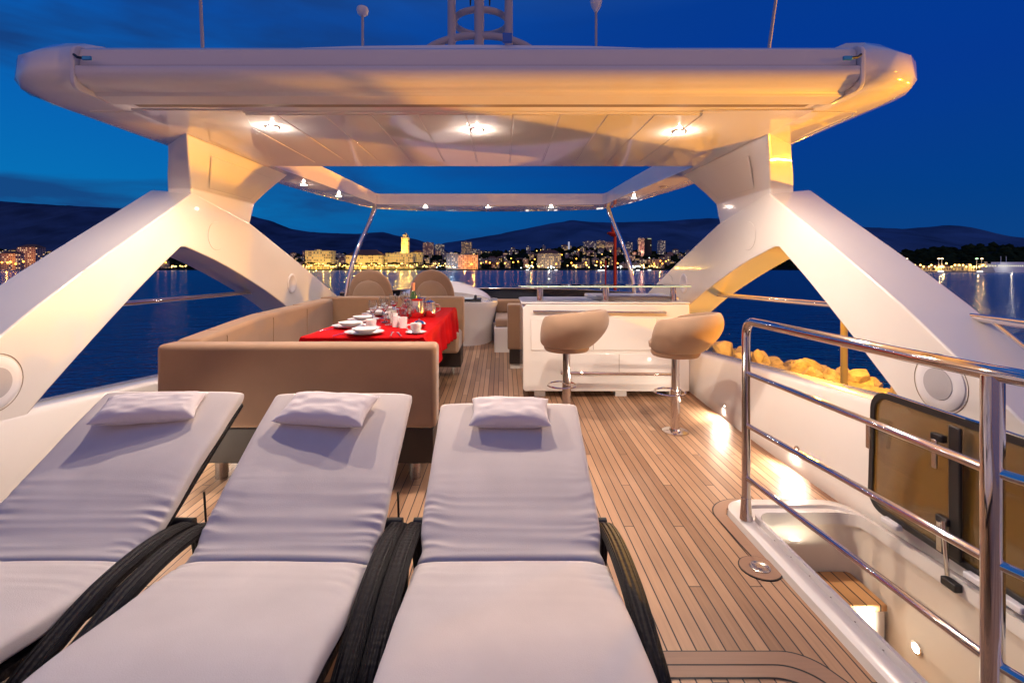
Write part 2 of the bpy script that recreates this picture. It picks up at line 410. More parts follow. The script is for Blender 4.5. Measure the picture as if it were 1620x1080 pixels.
# ---- bulwarks
def bulwark(sgn, label):
    root = thing('bulwark', (CX+sgn*2.5, 3.5, 0), label, 'bulwark', 'bulwarks along the deck sides')
    xin = (CX+2.24) if sgn > 0 else (CX-2.28)
    def sec(y):
        g = gz(min(y, 7.5)); k = 0.10
        base = XR if sgn > 0 else XL
        top = CX+sgn*2.38
        out = CX+sgn*2.66
        return [(base, zd(y)-.03), (base+sgn*.012, zd(y)+.10), (lerp(base, top, .55), lerp(zd(y), g, .55)), (top-sgn*.008, g-.035), (top+sgn*.01, g-.008), (top+sgn*.04, g), (out-sgn*.05, g-.004), (out, g-.03), (out+sgn*.02, g-.12), (out-sgn*.02, -.15), (base+sgn*.1, -.15)]
    b = MB(); ny = 50; secs = [sec(lerp(-1.5, 8.9, i/(ny-1))) for i in range(ny)]; m = len(secs[0])
    vs = [(x, lerp(-1.5, 8.9, i/(ny-1)), z) for i, s_ in enumerate(secs) for x, z in s_]
    fs = [(i*m+j, (i+1)*m+j, (i+1)*m+(j+1) % m, i*m+(j+1) % m) for i in range(ny-1) for j in range(m)]
    fs += [tuple(range(m)), tuple((ny-1)*m+j for j in range(m))]
    b.add(vs, fs); b.build('wall_body', gel, root, angle=50)
    return root
bw_r = bulwark(1, 'white starboard bulwark with two glowing step lights beside the bar stools')
bw_l = bulwark(-1, 'white port bulwark running behind the tan sofa')
def wall_light(sgn, y, z, root, power):
    base = XR if sgn > 0 else XL; top = CX+sgn*2.38
    x = lerp(base, top, max(0, (z-zd(y))/gz(y)))-sgn*.002
    f = MB().lathe([(.034, 0), (.034, -.006*sgn), (.030, -.009*sgn), (.024, -.009*sgn)], (x, y, z), 24, 'X').build('step_light', chrome, root)
    MB().lathe([(.0235, 0), (.023, -.008*sgn), (.0001, -.010*sgn)], (x, y, z), 20, 'X').build('lens', lampglow, f)
    spot('step_lamp', (x-sgn*.03, y, z), root, power, (1, .83, .67), 165, .5, .02, (0, sgn*math.radians(62), 0))
for (y, z) in ((4.465, .135), (3.38, .145), (5.9, .22)): wall_light(1, y, z, bw_r, 20)
for (y, z) in ((1.9, .15), (2.75, .15), (3.38, .15), (4.465, .14)): wall_light(-1, y, z, bw_l, 22)

# ---- stair hatch
sw = thing('stair_hatch', (1.68, 1.8, -1.0), 'open white stair hatch sunk in the deck with teak steps going down', 'stairwell')
inner = rrect(1.42, 1.95, .80, 2.68, .09, 8)
outer = rrect(1.305, 2.055, .55, 2.905, .16, 8)
def zr(x, y=1.5):
    t = min(1, max(0, (x-1.55)/.35)); k = min(1, max(0, (2.80-y)/.45)); return .050+.085*t*t*(3-2*t)*k*k*(3-2*k)
b = MB(); n = len(inner)
lay = []
lay.append([(x, y, -.02) for x, y in outer])
lay.append([(lerp(x, xi, .05), lerp(y, yi, .05), zr(x, y)-.012) for (x, y), (xi, yi) in zip(outer, inner)])
lay.append([(lerp(x, xi, .18), lerp(y, yi, .18), zr(x, y)) for (x, y), (xi, yi) in zip(outer, inner)])
lay.append([(lerp(x, xi, .50), lerp(y, yi, .50), zr(x, y)+.004) for (x, y), (xi, yi) in zip(outer, inner)])
lay.append([(lerp(x, xi, .53), lerp(y, yi, .53), zr(x, y)-.012) for (x, y), (xi, yi) in zip(outer, inner)])
lay.append([(lerp(x, xi, .80), lerp(y, yi, .80), zr(x, y)-.012) for (x, y), (xi, yi) in zip(outer, inner)])
lay.append([(lerp(x, xi, .83), lerp(y, yi, .83), zr(x, y)+.016) for (x, y), (xi, yi) in zip(outer, inner)])
lay.append([(lerp(x, xi, .98), lerp(y, yi, .98), zr(x, y)+.016) for (x, y), (xi, yi) in zip(outer, inner)])
lay.append([(x, y, zr(x, y)+.004) for x, y in inner])
lay.append([(x, y, zr(x, y)-.06) for x, y in inner])
for L in lay: b.v += L
for k in range(len(lay)-1):
    for i in range(n): b.f.append((k*n+i, k*n+(i+1) % n, (k+1)*n+(i+1) % n, (k+1)*n+i))
b.build('coaming', gel, sw, angle=35)
b = MB(); w_ = rrect(1.405, 1.965, .785, 2.695, .10, 8)
b.v += [(x, y, zr(x, y)-.06) for x, y in w_]+[(x, y, -1.9) for x, y in w_]
b.f += [(i, (i+1) % n, n+(i+1) % n, n+i) for i in range(n)]+[tuple(range(n, 2*n))]
b.v += [(x, y, zr(x, y)-.06) for x, y in inner]; b.f += [(i, (i+1) % n, 2*n+(i+1) % n, 2*n+i) for i in range(n)]
well = b.build('well_wall', mat('stairwell_white', (.80, .73, .62), .3, coat=.4), sw)
for k in range(5):
    z = -.26-.25*k; y1 = 2.68-.26*k; y0 = y1-.27
    MB().box(1.425, 1.945, y0, y1+(.0 if k == 0 else .02), z-.035, z).build('step', teak_step, sw, bevel=.006)
    if k < 4: MB().box(1.425, 1.945, y0+.02, y0+.04, z-.25, z-.036).build('riser', gel, sw)
sl = MB().lathe([(.03, 0), (.03, -.006), (.022, -.007)], (1.963, 2.26, -.356), 20, 'X').build('stair_light', chrome, sw)
MB().lathe([(.021, -.001), (.021, -.008), (.0001, -.009)], (1.963, 2.26, -.356), 20, 'X').build('lens', lampglow, sl)
spot('stair_lamp', (1.93, 2.26, -.356), sw, 14, (1, .82, .6), 170, .4, .02, (0, PI/2, 0))
# screws on the gasket
for i in range(12): MB().lathe([(.004, 0), (.003, .002), (.0001, .0025)], (1.397, 2.45-i*.14, .043), 8).build('screw', steel, sw)

# hatch lid standing open
ld = thing('hatch_lid', (2.0, 1.9, .15), 'smoked brown acrylic hatch lid standing open against the bulwark with black rounded frame', 'hatch lid')
def yz_rr(y0, y1, z0, z1, r, tilt=0): return rrect(y0, y1, z0, z1, r, 8)
def tiltx(z): return 1.985+.03*(z-.15)
b = MB()
o_ = yz_rr(.78, 2.60, .150, .785, .10); i_ = yz_rr(.812, 2.568, .182, .753, .075); n = len(o_)
for dx in (0, .028):
    b.v += [(tiltx(z)+dx, y, z) for y, z in o_]+[(tiltx(z)+dx, y, z) for y, z in i_]
for i in range(n):
    j = (i+1) % n
    b.f += [(i, j, n+j, n+i), (2*n+i, 3*n+i, 3*n+j, 2*n+j), (i, 2*n+i, 2*n+j, j), (n+i, n+j, 3*n+j, 3*n+i)]
b.build('lid_frame', rubber, ld, bevel=.004)
b = MB(); b.v += [(tiltx(z)+.008, y, z) for y, z in i_]+[(tiltx(z)+.018, y, z) for y, z in i_]
b.f += [tuple(range(n)), tuple(range(2*n-1, n-1, -1))]+[(i, (i+1) % n, n+(i+1) % n, n+i) for i in range(n)]
b.build('lid_pane', smoke, ld)
b = MB(); b.v += [(tiltx(z)-.004, y, z+.012) for y, z in o_ if z > .70]; k = len(b.v)
MB().tube([(tiltx(.79), y, .792) for y in (.9, 1.4, 2.0, 2.48)], .006, 8).build('edge_trim', chrome, ld)
MB().box(1.968, 1.984, 2.055, 2.11, .17, .75).build('centre_bar', rubber, ld, bevel=.006)
for y, z in ((2.545, .60), (2.155, .66), (2.13, .30)):
    h = MB().box(1.955, 1.984, y-.03, y+.03, z, z+.035).build('latch', rubber, ld, bevel=.006)
    MB().box(1.945, 1.955, y-.013, y+.013, z-.12, z+.01).build('latch_lever', steel, h, bevel=.003)
MB().tube([(1.94, 2.10, .33), (1.93, 2.07, .11)], .009, 10).build('gas_strut', chrome, ld)
MB().box(1.915, 1.95, 2.02, 2.09, .065, .10).build('strut_mount', rubber, ld, bevel=.005)
for y in (2.42, 1.98, 1.85, 1.35): MB().box(1.955, 1.99, y-.05, y+.05, .132, .160).build('hinge', plastic, ld, bevel=.006)

# stair railing
rl = thing('stair_railing', (1.345, 1.9, 0), 'polished steel railing with four bars guarding the stair hatch', 'railing')
XRl = 1.345; YA, YB = 2.635, 1.31
tp = [(XRl, YA, .10), (XRl, YA, .55), (XRl, YA, 1.06)]
for i in range(1, 7):
    a = PI-(PI/2)*i/6; tp.append((XRl, YA-.075-.075*math.cos(a), 1.075+.075*math.sin(a)))
tp += [(XRl, 2.2, 1.152), (XRl, 1.6, 1.155), (XRl, YB, 1.158), (XRl+.03, 1.18, 1.158), (XRl+.10, .98, 1.158), (XRl+.3, .6, 1.158)]
MB().tube(smooth_path(tp[:3], 1)+tp[3:], .0225, 20).build('handrail', chrome, rl)
MB().tube([(XRl, YB, .08), (XRl, YB, 1.15)], .0255, 20).build('post', chrome, rl)
for za, zb in ((.862, .888), (.575, .64), (.285, .365)):
    MB().tube([(XRl, YA, za), (XRl, YB, zb)], .0135, 14).build('cross_bar', chrome, rl)
    MB().tube([(XRl, YB, zb), (XRl+.10, .98, zb+.005), (XRl+.3, .6, zb+.01)], .0135, 14).build('cross_bar', chrome, rl)
for yy, zz in ((YA, .056), (YB, .045)):
    MB().lathe([(.033, 0), (.032, .01), (.024, .11), (.0245, .118), (.021, .120)], (XRl, yy, zz), 24).build('post_base', chrome, rl)

# ---- arches (one each side)
up_aft = [(1.2, .10), (1.55, .42), (2.01, .785), (2.6, 1.215), (3.1, 1.535), (3.6, 1.84), (3.93, 2.045)]
lo_aft = [(3.80, 1.60), (3.55, 1.425), (3.25, 1.20), (2.7, .76), (2.3, .40), (2.0, .10)]
lo_fwd = [(3.86, 1.605), (4.25, 1.505), (4.65, 1.375), (5.15, 1.19), (5.6, 1.0), (6.2, .70), (6.8, .35)]
up_fwd = [(4.86, 1.88), (5.5, 1.665), (6.2, 1.425), (7.1, 1.10), (8.0, .76), (8.5, .55)]
def arch(sgn, label):
    root = thing('roof_arch', (CX+sgn*2.5, 4, gz(4)), label, 'roof support', 'X-shaped hardtop supports')
    def slab(prof, xi, xo, name, bev=.02):
        m = MB(); m.prism(prof, CX+sgn*xi, CX+sgn*xo); return m.build(name, gel, root, bevel=bev, bseg=3, angle=28, harden=True)
    sm = lambda pts, n=2: [(p.x, p.y) for p in smooth_path([(a, b_, 0) for a, b_ in pts], n)]
    prof = sm(up_aft)+[(3.96, 2.055)]+sm(up_fwd)+[(7.3, .12), (7.1, .12)]+list(reversed(sm(lo_fwd)))+sm(lo_aft)
    na = len(sm(up_aft))+1
    m = MB(); n = len(prof)
    m.v = [(CX+sgn*2.38, y, z) for y, z in prof]+[(CX+sgn*2.73, y, z+(.025 if i < na else 0)) for i, (y, z) in enumerate(prof)]
    m.f = [tuple(range(n)), tuple(range(2*n-1, n-1, -1))]+[(i, i+n, (i+1) % n+n, (i+1) % n) for i in range(n)]
    m.build('arch_body', gel, root, bevel=.012, bseg=2, angle=28, harden=True)
    # leaning upper arm: aft edge vertical, front edge raking forward
    b_lo = [(3.90, 1.95), (4.90, 1.80)]
    # (z, aft y inner, aft y outer, front y, inner half width, outer half width)
    lv = [(1.86, 3.935, 3.935, 4.84, 2.386, 2.583), (2.09, 3.93, 3.93, 4.93, 2.384, 2.581), (2.2, 3.76, 3.875, 4.95, 2.285, 2.545), (2.3, 3.58, 3.82, 4.97, 2.18, 2.50), (2.41, 3.38, 3.75, 5.0, 2.06, 2.45)]
    m = MB()
    for z, yi_, yo_, yf, xi, xo in lv:
        m.v += [(CX+sgn*xi, yi_, z), (CX+sgn*xi, yf, z), (CX+sgn*xo, yf+.05, z), (CX+sgn*xo, yo_, z)]
    for k in range(len(lv)-1):
        for i in range(4): m.f.append((k*4+i, k*4+(i+1) % 4, (k+1)*4+(i+1) % 4, (k+1)*4+i))
    m.f += [(0, 1, 2, 3), tuple((len(lv)-1)*4+i for i in range(4))]
    m.build('upper_arm', gel_roof, root, bevel=.012, bseg=2, angle=24, harden=True)
    def hin(z): return 2.384 if z < 2.09 else lerp(2.384, 2.06, (z-2.09)/.32)
    for nm_, q_ in (('access_panel', [(4.12, 2.12), (4.80, 2.12), (4.78, 2.33), (3.80, 2.33)]),):
        m = MB(); m.v = [(CX+sgn*(hin(z)-.001), y, z) for y, z in q_]+[(CX+sgn*(hin(z)-.007), lerp(y, 4.4, .02), lerp(z, 2.22, .04)) for y, z in q_]
        m.f = [(4, 5, 6, 7), (0, 1, 5, 4), (1, 2, 6, 5), (2, 3, 7, 6), (3, 0, 4, 7)]; m.build(nm_, gel_roof, root, smooth=False)
    xi = CX+sgn*2.38
    # speaker, blank disc, outlined disc
    sp_ = MB().lathe([(.135, 0), (.135, -.005*sgn), (.130, -.008*sgn), (.10, -.012*sgn), (.098, -.012*sgn)], (xi, 2.40, .86), 40, 'X').build('speaker', plastic, root)
    MB().tube([(xi-sgn*.0005, 2.40+.148*math.cos(a), .86+.148*math.sin(a)) for a in [2*PI*i/40 for i in range(40)]], .0022, 6, closed=True).build('speaker_groove', groove, sp_)  # dark raised ring standing in for the shaded groove round the speaker
    MB().lathe([(.080, -.010*sgn), (.079, -.015*sgn), (.0001, -.017*sgn)], (xi, 2.40, .86), 32, 'X').build('speaker_grille', mesh_grille, sp_)
    MB().lathe([(.128, -.003*sgn), (.126, -.005*sgn), (.0001, -.0055*sgn)], (xi, 4.27, 1.72), 40, 'X').build('cover_disc', gel, root)
    MB().lathe([(.120, 0), (.120, -.005*sgn), (.112, -.009*sgn), (.086, -.009*sgn), (.074, -.004*sgn), (.0001, -.004*sgn)], (xi, 5.8, 1.24), 40, 'X').build('cover_disc', gel_cool, root)
    return root
arch(-1, 'white X-shaped port arch carrying the hardtop beside the tan sofa')
arch(1, 'white X-shaped starboard arch carrying the hardtop beside the bar, lit orange below')
def handrail(sgn, pts, label, extra=None):
    o = thing('side_rail', (CX+sgn*pts[0][0], pts[0][1], pts[0][2]), label, 'rail')
    MB().tube([(CX+sgn*x, y, z) for x, y, z in pts], .022, 16).build('rail_tube', chrome, o)
    if extra: MB().tube([(CX+sgn*x, y, z) for x, y, z in extra], .012, 12).build('strut', chrome, o)
handrail(-1, [(2.62, 2.9, 1.18), (2.60, 5.25, 1.16)], 'polished side rail through the port arch opening above the water')
handrail(1, [(2.60, 3.2, 1.175), (2.58, 5.42, 1.13)], 'polished side rail through the starboard arch opening beside the bar')
handrail(1, [(2.69, 2.70, 1.18), (2.67, 2.3, 1.175), (2.67, .3, 1.17)], 'polished side rail running aft from the starboard arch above the speaker', [(2.67, 2.42, 1.165), (2.62, 1.85, .82)])
handrail(-1, [(2.69, 2.70, 1.18), (2.67, .3, 1.17)], 'polished side rail running aft from the port arch')

# ---- hardtop
ht = thing('hardtop', (CX, 5, 2.4), 'glossy white hardtop roof with an open sunroof and recessed lights', 'roof')
oh = [(0, 2.80), (.7, 2.80), (1.4, 2.80), (2.02, 2.80), (2.06, 2.68), (2.12, 2.635), (2.20, 2.62), (2.28, 2.625), (2.35, 2.65), (2.41, 2.70), (2.445, 2.77), (2.46, 2.87), (2.46, 3.0), (2.46, 3.5), (2.46, 4.2), (2.43, 5.0), (2.36, 5.8), (2.25, 6.5), (2.12, 7.15), (2.02, 7.6), (1.93, 7.86), (1.75, 8.02), (1.4, 8.14), (.9, 8.24), (.45, 8.30), (0, 8.32)]
ih = [(0, 4.54), (.6, 4.54), (1.2, 4.54), (1.7, 4.54), (1.8, 4.54), (1.86, 4.54), (1.89, 4.54), (1.91, 4.54), (1.93, 4.54), (1.95, 4.54), (1.97, 4.54), (1.995, 4.545), (2.0, 4.57), (1.99, 4.7), (1.97, 4.95), (1.93, 5.4), (1.88, 5.9), (1.83, 6.4), (1.79, 6.9), (1.76, 7.25), (1.74, 7.32), (1.70, 7.35), (1.3, 7.40), (.85, 7.44), (.42, 7.46), (0, 7.47)]
def sym(h): return [(x-.045 if x > 2.1 and y < 5 else x, y) for x, y in h]+[(-x, y) for x, y in reversed(h[1:-1])]
O = sym(oh); I_ = sym(ih); n = len(O)
def nrm(i):
    (x0, y0), (x1, y1) = O[i-1], O[(i+1) % n]; dx, dy = x1-x0, y1-y0; l = math.hypot(dx, dy); return (dy/l, -dx/l)
def ztop(x, y):
    t = min(1, max(0, (y-2.6)/5.2)); return lerp(2.64, 2.53, t)+lerp(.105, .04, t)*(1-min(1, (x/2.5)**2))
lay = [[] for _ in range(9)]
for i in range(n):
    (ox, oy), (ix, iy) = O[i], I_[i]; nx, ny = nrm(i)
    k = 1.0 if oy > 2.7 or abs(ox) > 2.1 else .3
    fr_ = .55 if oy > 7.7 else 1
    lay[0].append((ix, iy, 2.4)); lay[1].append((lerp(ix, ox, .5), lerp(iy, oy, .5), 2.4)); lay[2].append((ox, oy, 2.4))
    q = 1 if fr_ == 1 else .55
    lay[3].append((ox+nx*.095*k*fr_, oy+ny*.095*k*fr_, 2.4+.03*q)); lay[4].append((ox+nx*.122*k*fr_, oy+ny*.122*k*fr_, 2.4+.075*q))
    zt = ztop(ox, oy)
    lay[5].append((ox+nx*.116*k*fr_, oy+ny*.116*k*fr_, 2.4+.175*q)); lay[6].append((ox+nx*.02, oy+ny*.02, zt))
    lay[7].append((lerp(ix, ox, .45), lerp(iy, oy, .45), ztop(lerp(ix, ox, .45), lerp(iy, oy, .45)))); lay[8].append((ix, iy, ztop(ix, iy)))
b = MB()
for L in lay: b.v += [(CX+x, y, z) for x, y, z in L]
m = len(lay)
for k in range(m):
    for i in range(n):
        j = (i+1) % n; k2 = (k+1) % m
        b.f.append((k*n+i, k*n+j, k2*n+j, k2*n+i))
b.build('roof_shell', gel_roof, ht, angle=48)
for sg in (-1, 1):
    q_ = [(1.40, 2.90), (2.06, 2.88), (2.06, 3.4), (2.06, 4.5), (1.965, 4.50), (1.85, 4.2)]
    m_ = MB(); m_.v = [(CX+sg*x, y, 2.401) for x, y in q_]+[(CX+sg*x, y, 2.389 if k in (1, 2, 3) else 2.3935) for k, (x, y) in enumerate(q_)]
    m_.f = [tuple(range(6, 12))]+[(i, (i+1) % 6, (i+1) % 6+6, i+6) for i in range(6)]
    m_.build('ceiling_fillet', gel_roof, ht, smooth=False)
# ceiling panels, 3 mm proud with open joints
b = MB(); xs = [-1.82+.295*i for i in range(13)]
for i in range(12):
    x0, x1 = xs[i]+.005, xs[i+1]-.005
    b.box(CX+x0+.0, CX+x1, 2.99, 4.36, 2.395, 2.3995)
b.build('ceiling_panel', gel_roof, ht, bevel=.002)
b = MB()
for i in range(11):
    x0 = -1.62+.295*i; b.box(CX+x0+.005, CX+x0+.285, 7.52, 7.98, 2.395, 2.3995)
b.build('ceiling_panel', gel_roof, ht, bevel=.002)
b = MB(); b.tube([(CX+x, y, 2.398) for x, y in [(-2.35, 2.93), (0, 2.93), (2.35, 2.93), (2.40, 3.02), (2.40, 3.5)]], .006, 8)
b.build('seal_strip', gel, ht)
lamps = [(-1.565, 3.245, 1, 125), (-.175, 3.305, 1, 125), (1.242, 3.35, 1, 125), (-2.30, 5.52, 1, 28), (-2.196, 6.40, 1, 28), (1.813, 6.58, 1, 28), (1.93, 5.69, 0, 0), (-1.233, 7.63, 1, 26), (-.232, 7.63, 1, 26), (.778, 7.63, 1, 26)]
for x, y, on, pw in lamps:
    z = 2.3955
    f = MB().lathe([(.050, 0), (.050, -.004), (.044, -.008), (.034, -.006)], (x, y, z), 28).build('ceiling_light', chrome, ht)
    MB().lathe([(.036, -.001), (.034, -.0085), (.0001, -.012)], (x, y, z), 20).build('lens', lampglow if on else lampoff, f)
    if on:
        spot('ceiling_lamp', (x, y, z-.022), ht, pw*.88, (1, .81, .67), 172, .6, .02)
        point('ceiling_fill_light', (x, y, z-.024), ht, pw*.06, (1, .81, .67), .011)  # added fill light at each lens, brightens the ceiling around it
# fixed blue plate on the roof edge
rp = MB().box(.0, .055, 2.74, 2.76, 2.735, 2.79).build('nav_plate', mat('blue_plate', (.01, .12, .5), .2, coat=.5), ht, bevel=.004)

# awning cassette
aw = thing('awning_cassette', (CX, 2.6, 2.45), 'long white roller awning cassette along the aft edge of the hardtop', 'awning')
pr = [(2.70, 2.362), (2.58, 2.368), (2.565, 2.385), (2.50, 2.395), (2.468, 2.412), (2.452, 2.44), (2.454, 2.478), (2.458, 2.484), (2.478, 2.485), (2.480, 2.493), (2.478, 2.545), (2.486, 2.578), (2.54, 2.61), (2.62, 2.622), (2.70, 2.62)]
MB().prism(pr, CX-2.02, CX+2.02).build('cassette', casm, aw, bevel=.004, angle=40)
for s_ in (-1, 1):
    MB().prism([(a, b_) for a, b_ in rrect(2.452, 2.72, 2.362, 2.600, .05, 5)], CX+s_*2.022, CX+s_*2.045).build('end_cap', gel_cool, aw, bevel=.004)
    l1 = MB().tube([(CX+s_*2.02, 2.45, 2.535), (CX+s_*1.99, 2.435, 2.515), (CX+s_*1.95, 2.43, 2.508)], .007, 8).build('latch_arm', rubber, aw)
    MB().box(CX+s_*1.935-.022, CX+s_*1.935+.022, 2.422, 2.434, 2.497, 2.517).build('latch_tab', mat('blue_tab', (.05, .30, .55), .25, metal=.6), aw, bevel=.002)
MB().box(CX-1.95, CX+1.95, 2.74, 2.80, 2.382, 2.394).build('seam_strip', groove, aw)
MB().box(CX-2.018, CX+2.018, 2.470, 2.4795, 2.4855, 2.4895).build('seam_strip', groove, aw)

# mast on the roof
ms = thing('radar_mast', (CX, 3.6, 2.76), 'grey tubular radar mast standing on the middle of the hardtop', 'mast')
zt = 2.80; ym = 2.95
hoop = smooth_path([(CX+.035+x, ym, z) for x, z in ((-.345, zt-.03), (-.27, zt+.02), (-.14, zt+.062), (0, zt+.072), (.14, zt+.062), (.27, zt+.02), (.345, zt-.03))], 6)
MB().tube(hoop, .022, 14).build('base_hoop', antenna_m, ms)
MB().box(CX-.30, CX+.36, ym-.05, ym+.25, 2.70, zt-.01).build('mast_base', gel, ms, bevel=.02)
for x in (-.135, .035, .218): MB().tube([(CX+x, ym, zt-.02), (CX+x, ym, zt+.9)], .030 if abs(x) < .04 else .025, 16).build('mast_pole', antenna_m, ms)
MB().tube([(CX+.04+.175*math.cos(a), ym+.16+.16*math.sin(a), zt+.235) for a in [2*PI*i/24 for i in range(24)]], .020, 12, closed=True).build('mast_ring', antenna_m, ms)
for x in (-.02, .10): MB().tube([(CX+x, ym+.02, zt+.27), (CX+x, ym+.02, zt+.42)], [.004, .012], 8).build('cable', rubber, ms)
MB().lathe([(.0001, .95), (.17, .95), (.22, .99), (.22, 1.1), (.17, 1.16), (.0001, 1.18)], (CX+.035, ym, zt), 28).build('radome', antenna_m, ms)
for x, hd in ((-.88, 'mushroom'), (.588, 'drop')):
    a = thing('antenna', (x, 3.0, 2.76), 'short grey antenna with round white knob left of the mast' if x < 0 else 'short grey antenna with drop-shaped head right of the mast', 'antenna')
    MB().tube([(x, 3.0, 2.70), (x, 3.0, 3.05)], .008, 10).build('antenna_stem', antenna_m, a)
    if hd == 'mushroom': MB().lathe([(.012, .0), (.030, .012), (.037, .035), (.033, .052), (.0001, .06)], (x, 3.0, 3.02), 18).build('antenna_head', plastic, a)
    else: MB().lathe([(.010, .0), (.030, .035), (.038, .07), (.028, .11), (.0001, .12)], (x, 3.0, 3.045), 18).build('antenna_head', plastic, a)
a = MB().tube([(-2.06, 3.3, 2.66), (-2.13, 3.3, 4.2)], [.013, .007], 8).build('whip_antenna', antenna_m); tag(a, 'thin whip antenna at the port end of the hardtop', 'antenna')
a = MB().tube([(1.80, 3.3, 2.66), (2.02, 3.3, 4.2)], [.013, .007], 8).build('whip_antenna', antenna_m); tag(a, 'thin tilted whip antenna at the starboard end of the hardtop', 'antenna')

# windscreen posts
for s_, lb in ((-1, 'curved chrome post under the port front corner of the hardtop'), (1, 'curved chrome post under the starboard front corner of the hardtop')):
    p = smooth_path([(CX+s_*1.86, 7.66, 2.41), (CX+s_*1.95, 7.55, 2.1), (CX+s_*2.06, 7.42, 1.75), (CX+s_*2.15, 7.34, 1.4), (CX+s_*2.20, 7.30, 1.05), (CX+s_*2.22, 7.28, .55)], 6)
    o = MB().tube(p, .035, 18).build('roof_post', chrome); tag(o, lb, 'post')
# windscreen and coaming forward
ws = thing('windscreen', (0, 9, .9), 'low dark wraparound windscreen forward of the helm', 'windscreen')
def wsp(u, z, off=0):
    a = lerp(-1, 1, u); x = CX+2.45*a; y = 9.2-1.5*abs(a)**2.6+off; return (x, y, z)
b = MB(); b.grid(lambda u, v: wsp(u, lerp(.35, 1.02, v), (1-v)*.35), 40, 6); b.grid(lambda u, v: wsp(u, lerp(.35, 1.02, v), (1-v)*.35+.02), 40, 6)
b.build('screen_panel', dark_glass, ws)
MB().tube([wsp(i/40, 1.022, .01) for i in range(41)], .011, 8).build('screen_trim', chrome, ws)
b = MB(); b.grid(lambda u, v: (CX+lerp(-1, 1, v)*hull_hw(lerp(8.8, 16, u))*.8, lerp(8.8, 16, u), .35-.05*max(0, lerp(8.8, 16, u)-9)), 12, 8); o = b.build('foredeck', gel); tag(o, kind='structure')

# ---- helm
hc = thing('helm_console', (-.7, 7.7, zd(7.5)), 'white helm console pod with dark instrument screen right of the sofa', 'helm console')
z0 = zd(7.3)
out = rrect(-1.95, -.10, 7.25, 8.55, .42, 8)
b = MB(); n = len(out); cxc, cyc = -1.0, 7.9
for k, (sc, z) in enumerate(((.93, z0-.02), (.93, z0+.28), (1.0, z0+.55), (1.03, .86), (1.02, .90))):
    b.v += [(cxc+(x-cxc)*sc, cyc+(y-cyc)*sc, z) for x, y in out]
for k in range(4):
    for i in range(n): b.f.append((k*n+i, k*n+(i+1) % n, (k+1)*n+(i+1) % n, (k+1)*n+i))
b.f.append(tuple(4*n+i for i in range(n)))
b.build('console_body', gel, hc, angle=50)
b = MB(); b.grid(lambda u, v: (lerp(-1.75, -.2, u), lerp(7.95, 8.75, v), .90+.30*math.sin(PI*min(1, u*.95+.05))**.7*(1-abs(v-.45)*1.3)), 24, 10)
b.grid(lambda u, v: (lerp(-1.75, -.2, u), 7.95+.02*v, lerp(.86, .90+.30*math.sin(PI*min(1, u*.95+.05))**.7*(1-.45*1.3), v)), 24, 3)
b.build('dash_hood', gel, hc)
MB().box(-.62, -.34, 7.45, 7.8, .905, .935).build('instrument_panel', rubber, hc, bevel=.01)
MB().box(-.60, -.47, 7.48, 7.70, .937, .941).build('screen', screen, hc)
MB().tube([(-.42, 7.45, .93), (-.42, 7.42, .995)], .022, 12).build('throttle', rubber, hc)
MB().tube([(-1.05+.19*math.cos(a), 7.2+.05*math.sin(a), 1.0+.18*math.sin(a)) for a in [2*PI*i/28 for i in range(28)]], .014, 8, closed=True).build('steering_wheel', chrome, hc)

def helm_seat():
    r = local_thing('pilot_chair', '', 'seat', 'helm seats')
    def shell(u, v, w=.335, y0=0, th=.075, z0=.42, zt=1.205):
        a = 2*PI*u; t = v
        z = lerp(z0, zt, t)
        hw = w*(1-max(0, (t-.35)/.65)**2.6)**.5 if t > .35 else w*lerp(.80, 1, t/.35)
        hw = max(hw, .004)
        x = hw*math.copysign(abs(math.cos(a))**.75, math.cos(a)); y = math.copysign(abs(math.sin(a))**.8, math.sin(a))*th*min(1, (hw/w)**.6+.1)
        return (x, y0+y+.25*(x*x)*1.2-.04*t, z)
    MB().grid(shell, 36, 30, cu=True).build('backrest', suede, r)
    def pad(u, v):
        a = 2*PI*u; t = v; z = lerp(.42, 1.05, t); hw = .255*(max(0, 1-max(0, (t-.35)/.65)**2.6))**.5 if t > .35 else .255*lerp(.9, 1, t/.35)
        hw = max(hw, .004)
        x = hw*math.cos(a); y = -.062+math.sin(a)*.035*min(1, (hw/.255)**.6)
        return (x, y+.25*x*x*1.2-.04*t, z)
    MB().grid(pad, 36, 24, cu=True).build('back_pad', suede2, r)
    MB().grid(lambda u, v: (lambda a, s_: (.30*s_*math.cos(a), .27+.27*s_*math.sin(a), .50+.07*math.cos(PI*(v-.5)*1.0)*(1 if v < .5 else -1)*(0 if False else 1)*(1 if s_ > 0 else 1)))(2*PI*u, math.sin(PI*v)**.5 if 0 < v < 1 else .001), 30, 12, cu=True).build('seat_cushion', suede2, r)
    MB().lathe([(.16, 0), (.15, .02), (.05, .03), (.045, .46), (.1, .47)], (0, .2, 0), 20).build('pedestal', steel, r)
    return r
h1 = helm_seat(); h1.location = (-1.94, 7.0, zd(7.0)); h1['label'] = 'brown helm seat on the left, next to the chrome roof post'
h2 = copy_tree(h1); h2.location = (-1.035, 7.0, zd(7.0)); h2['label'] = 'brown helm seat on the right, next to the helm console'

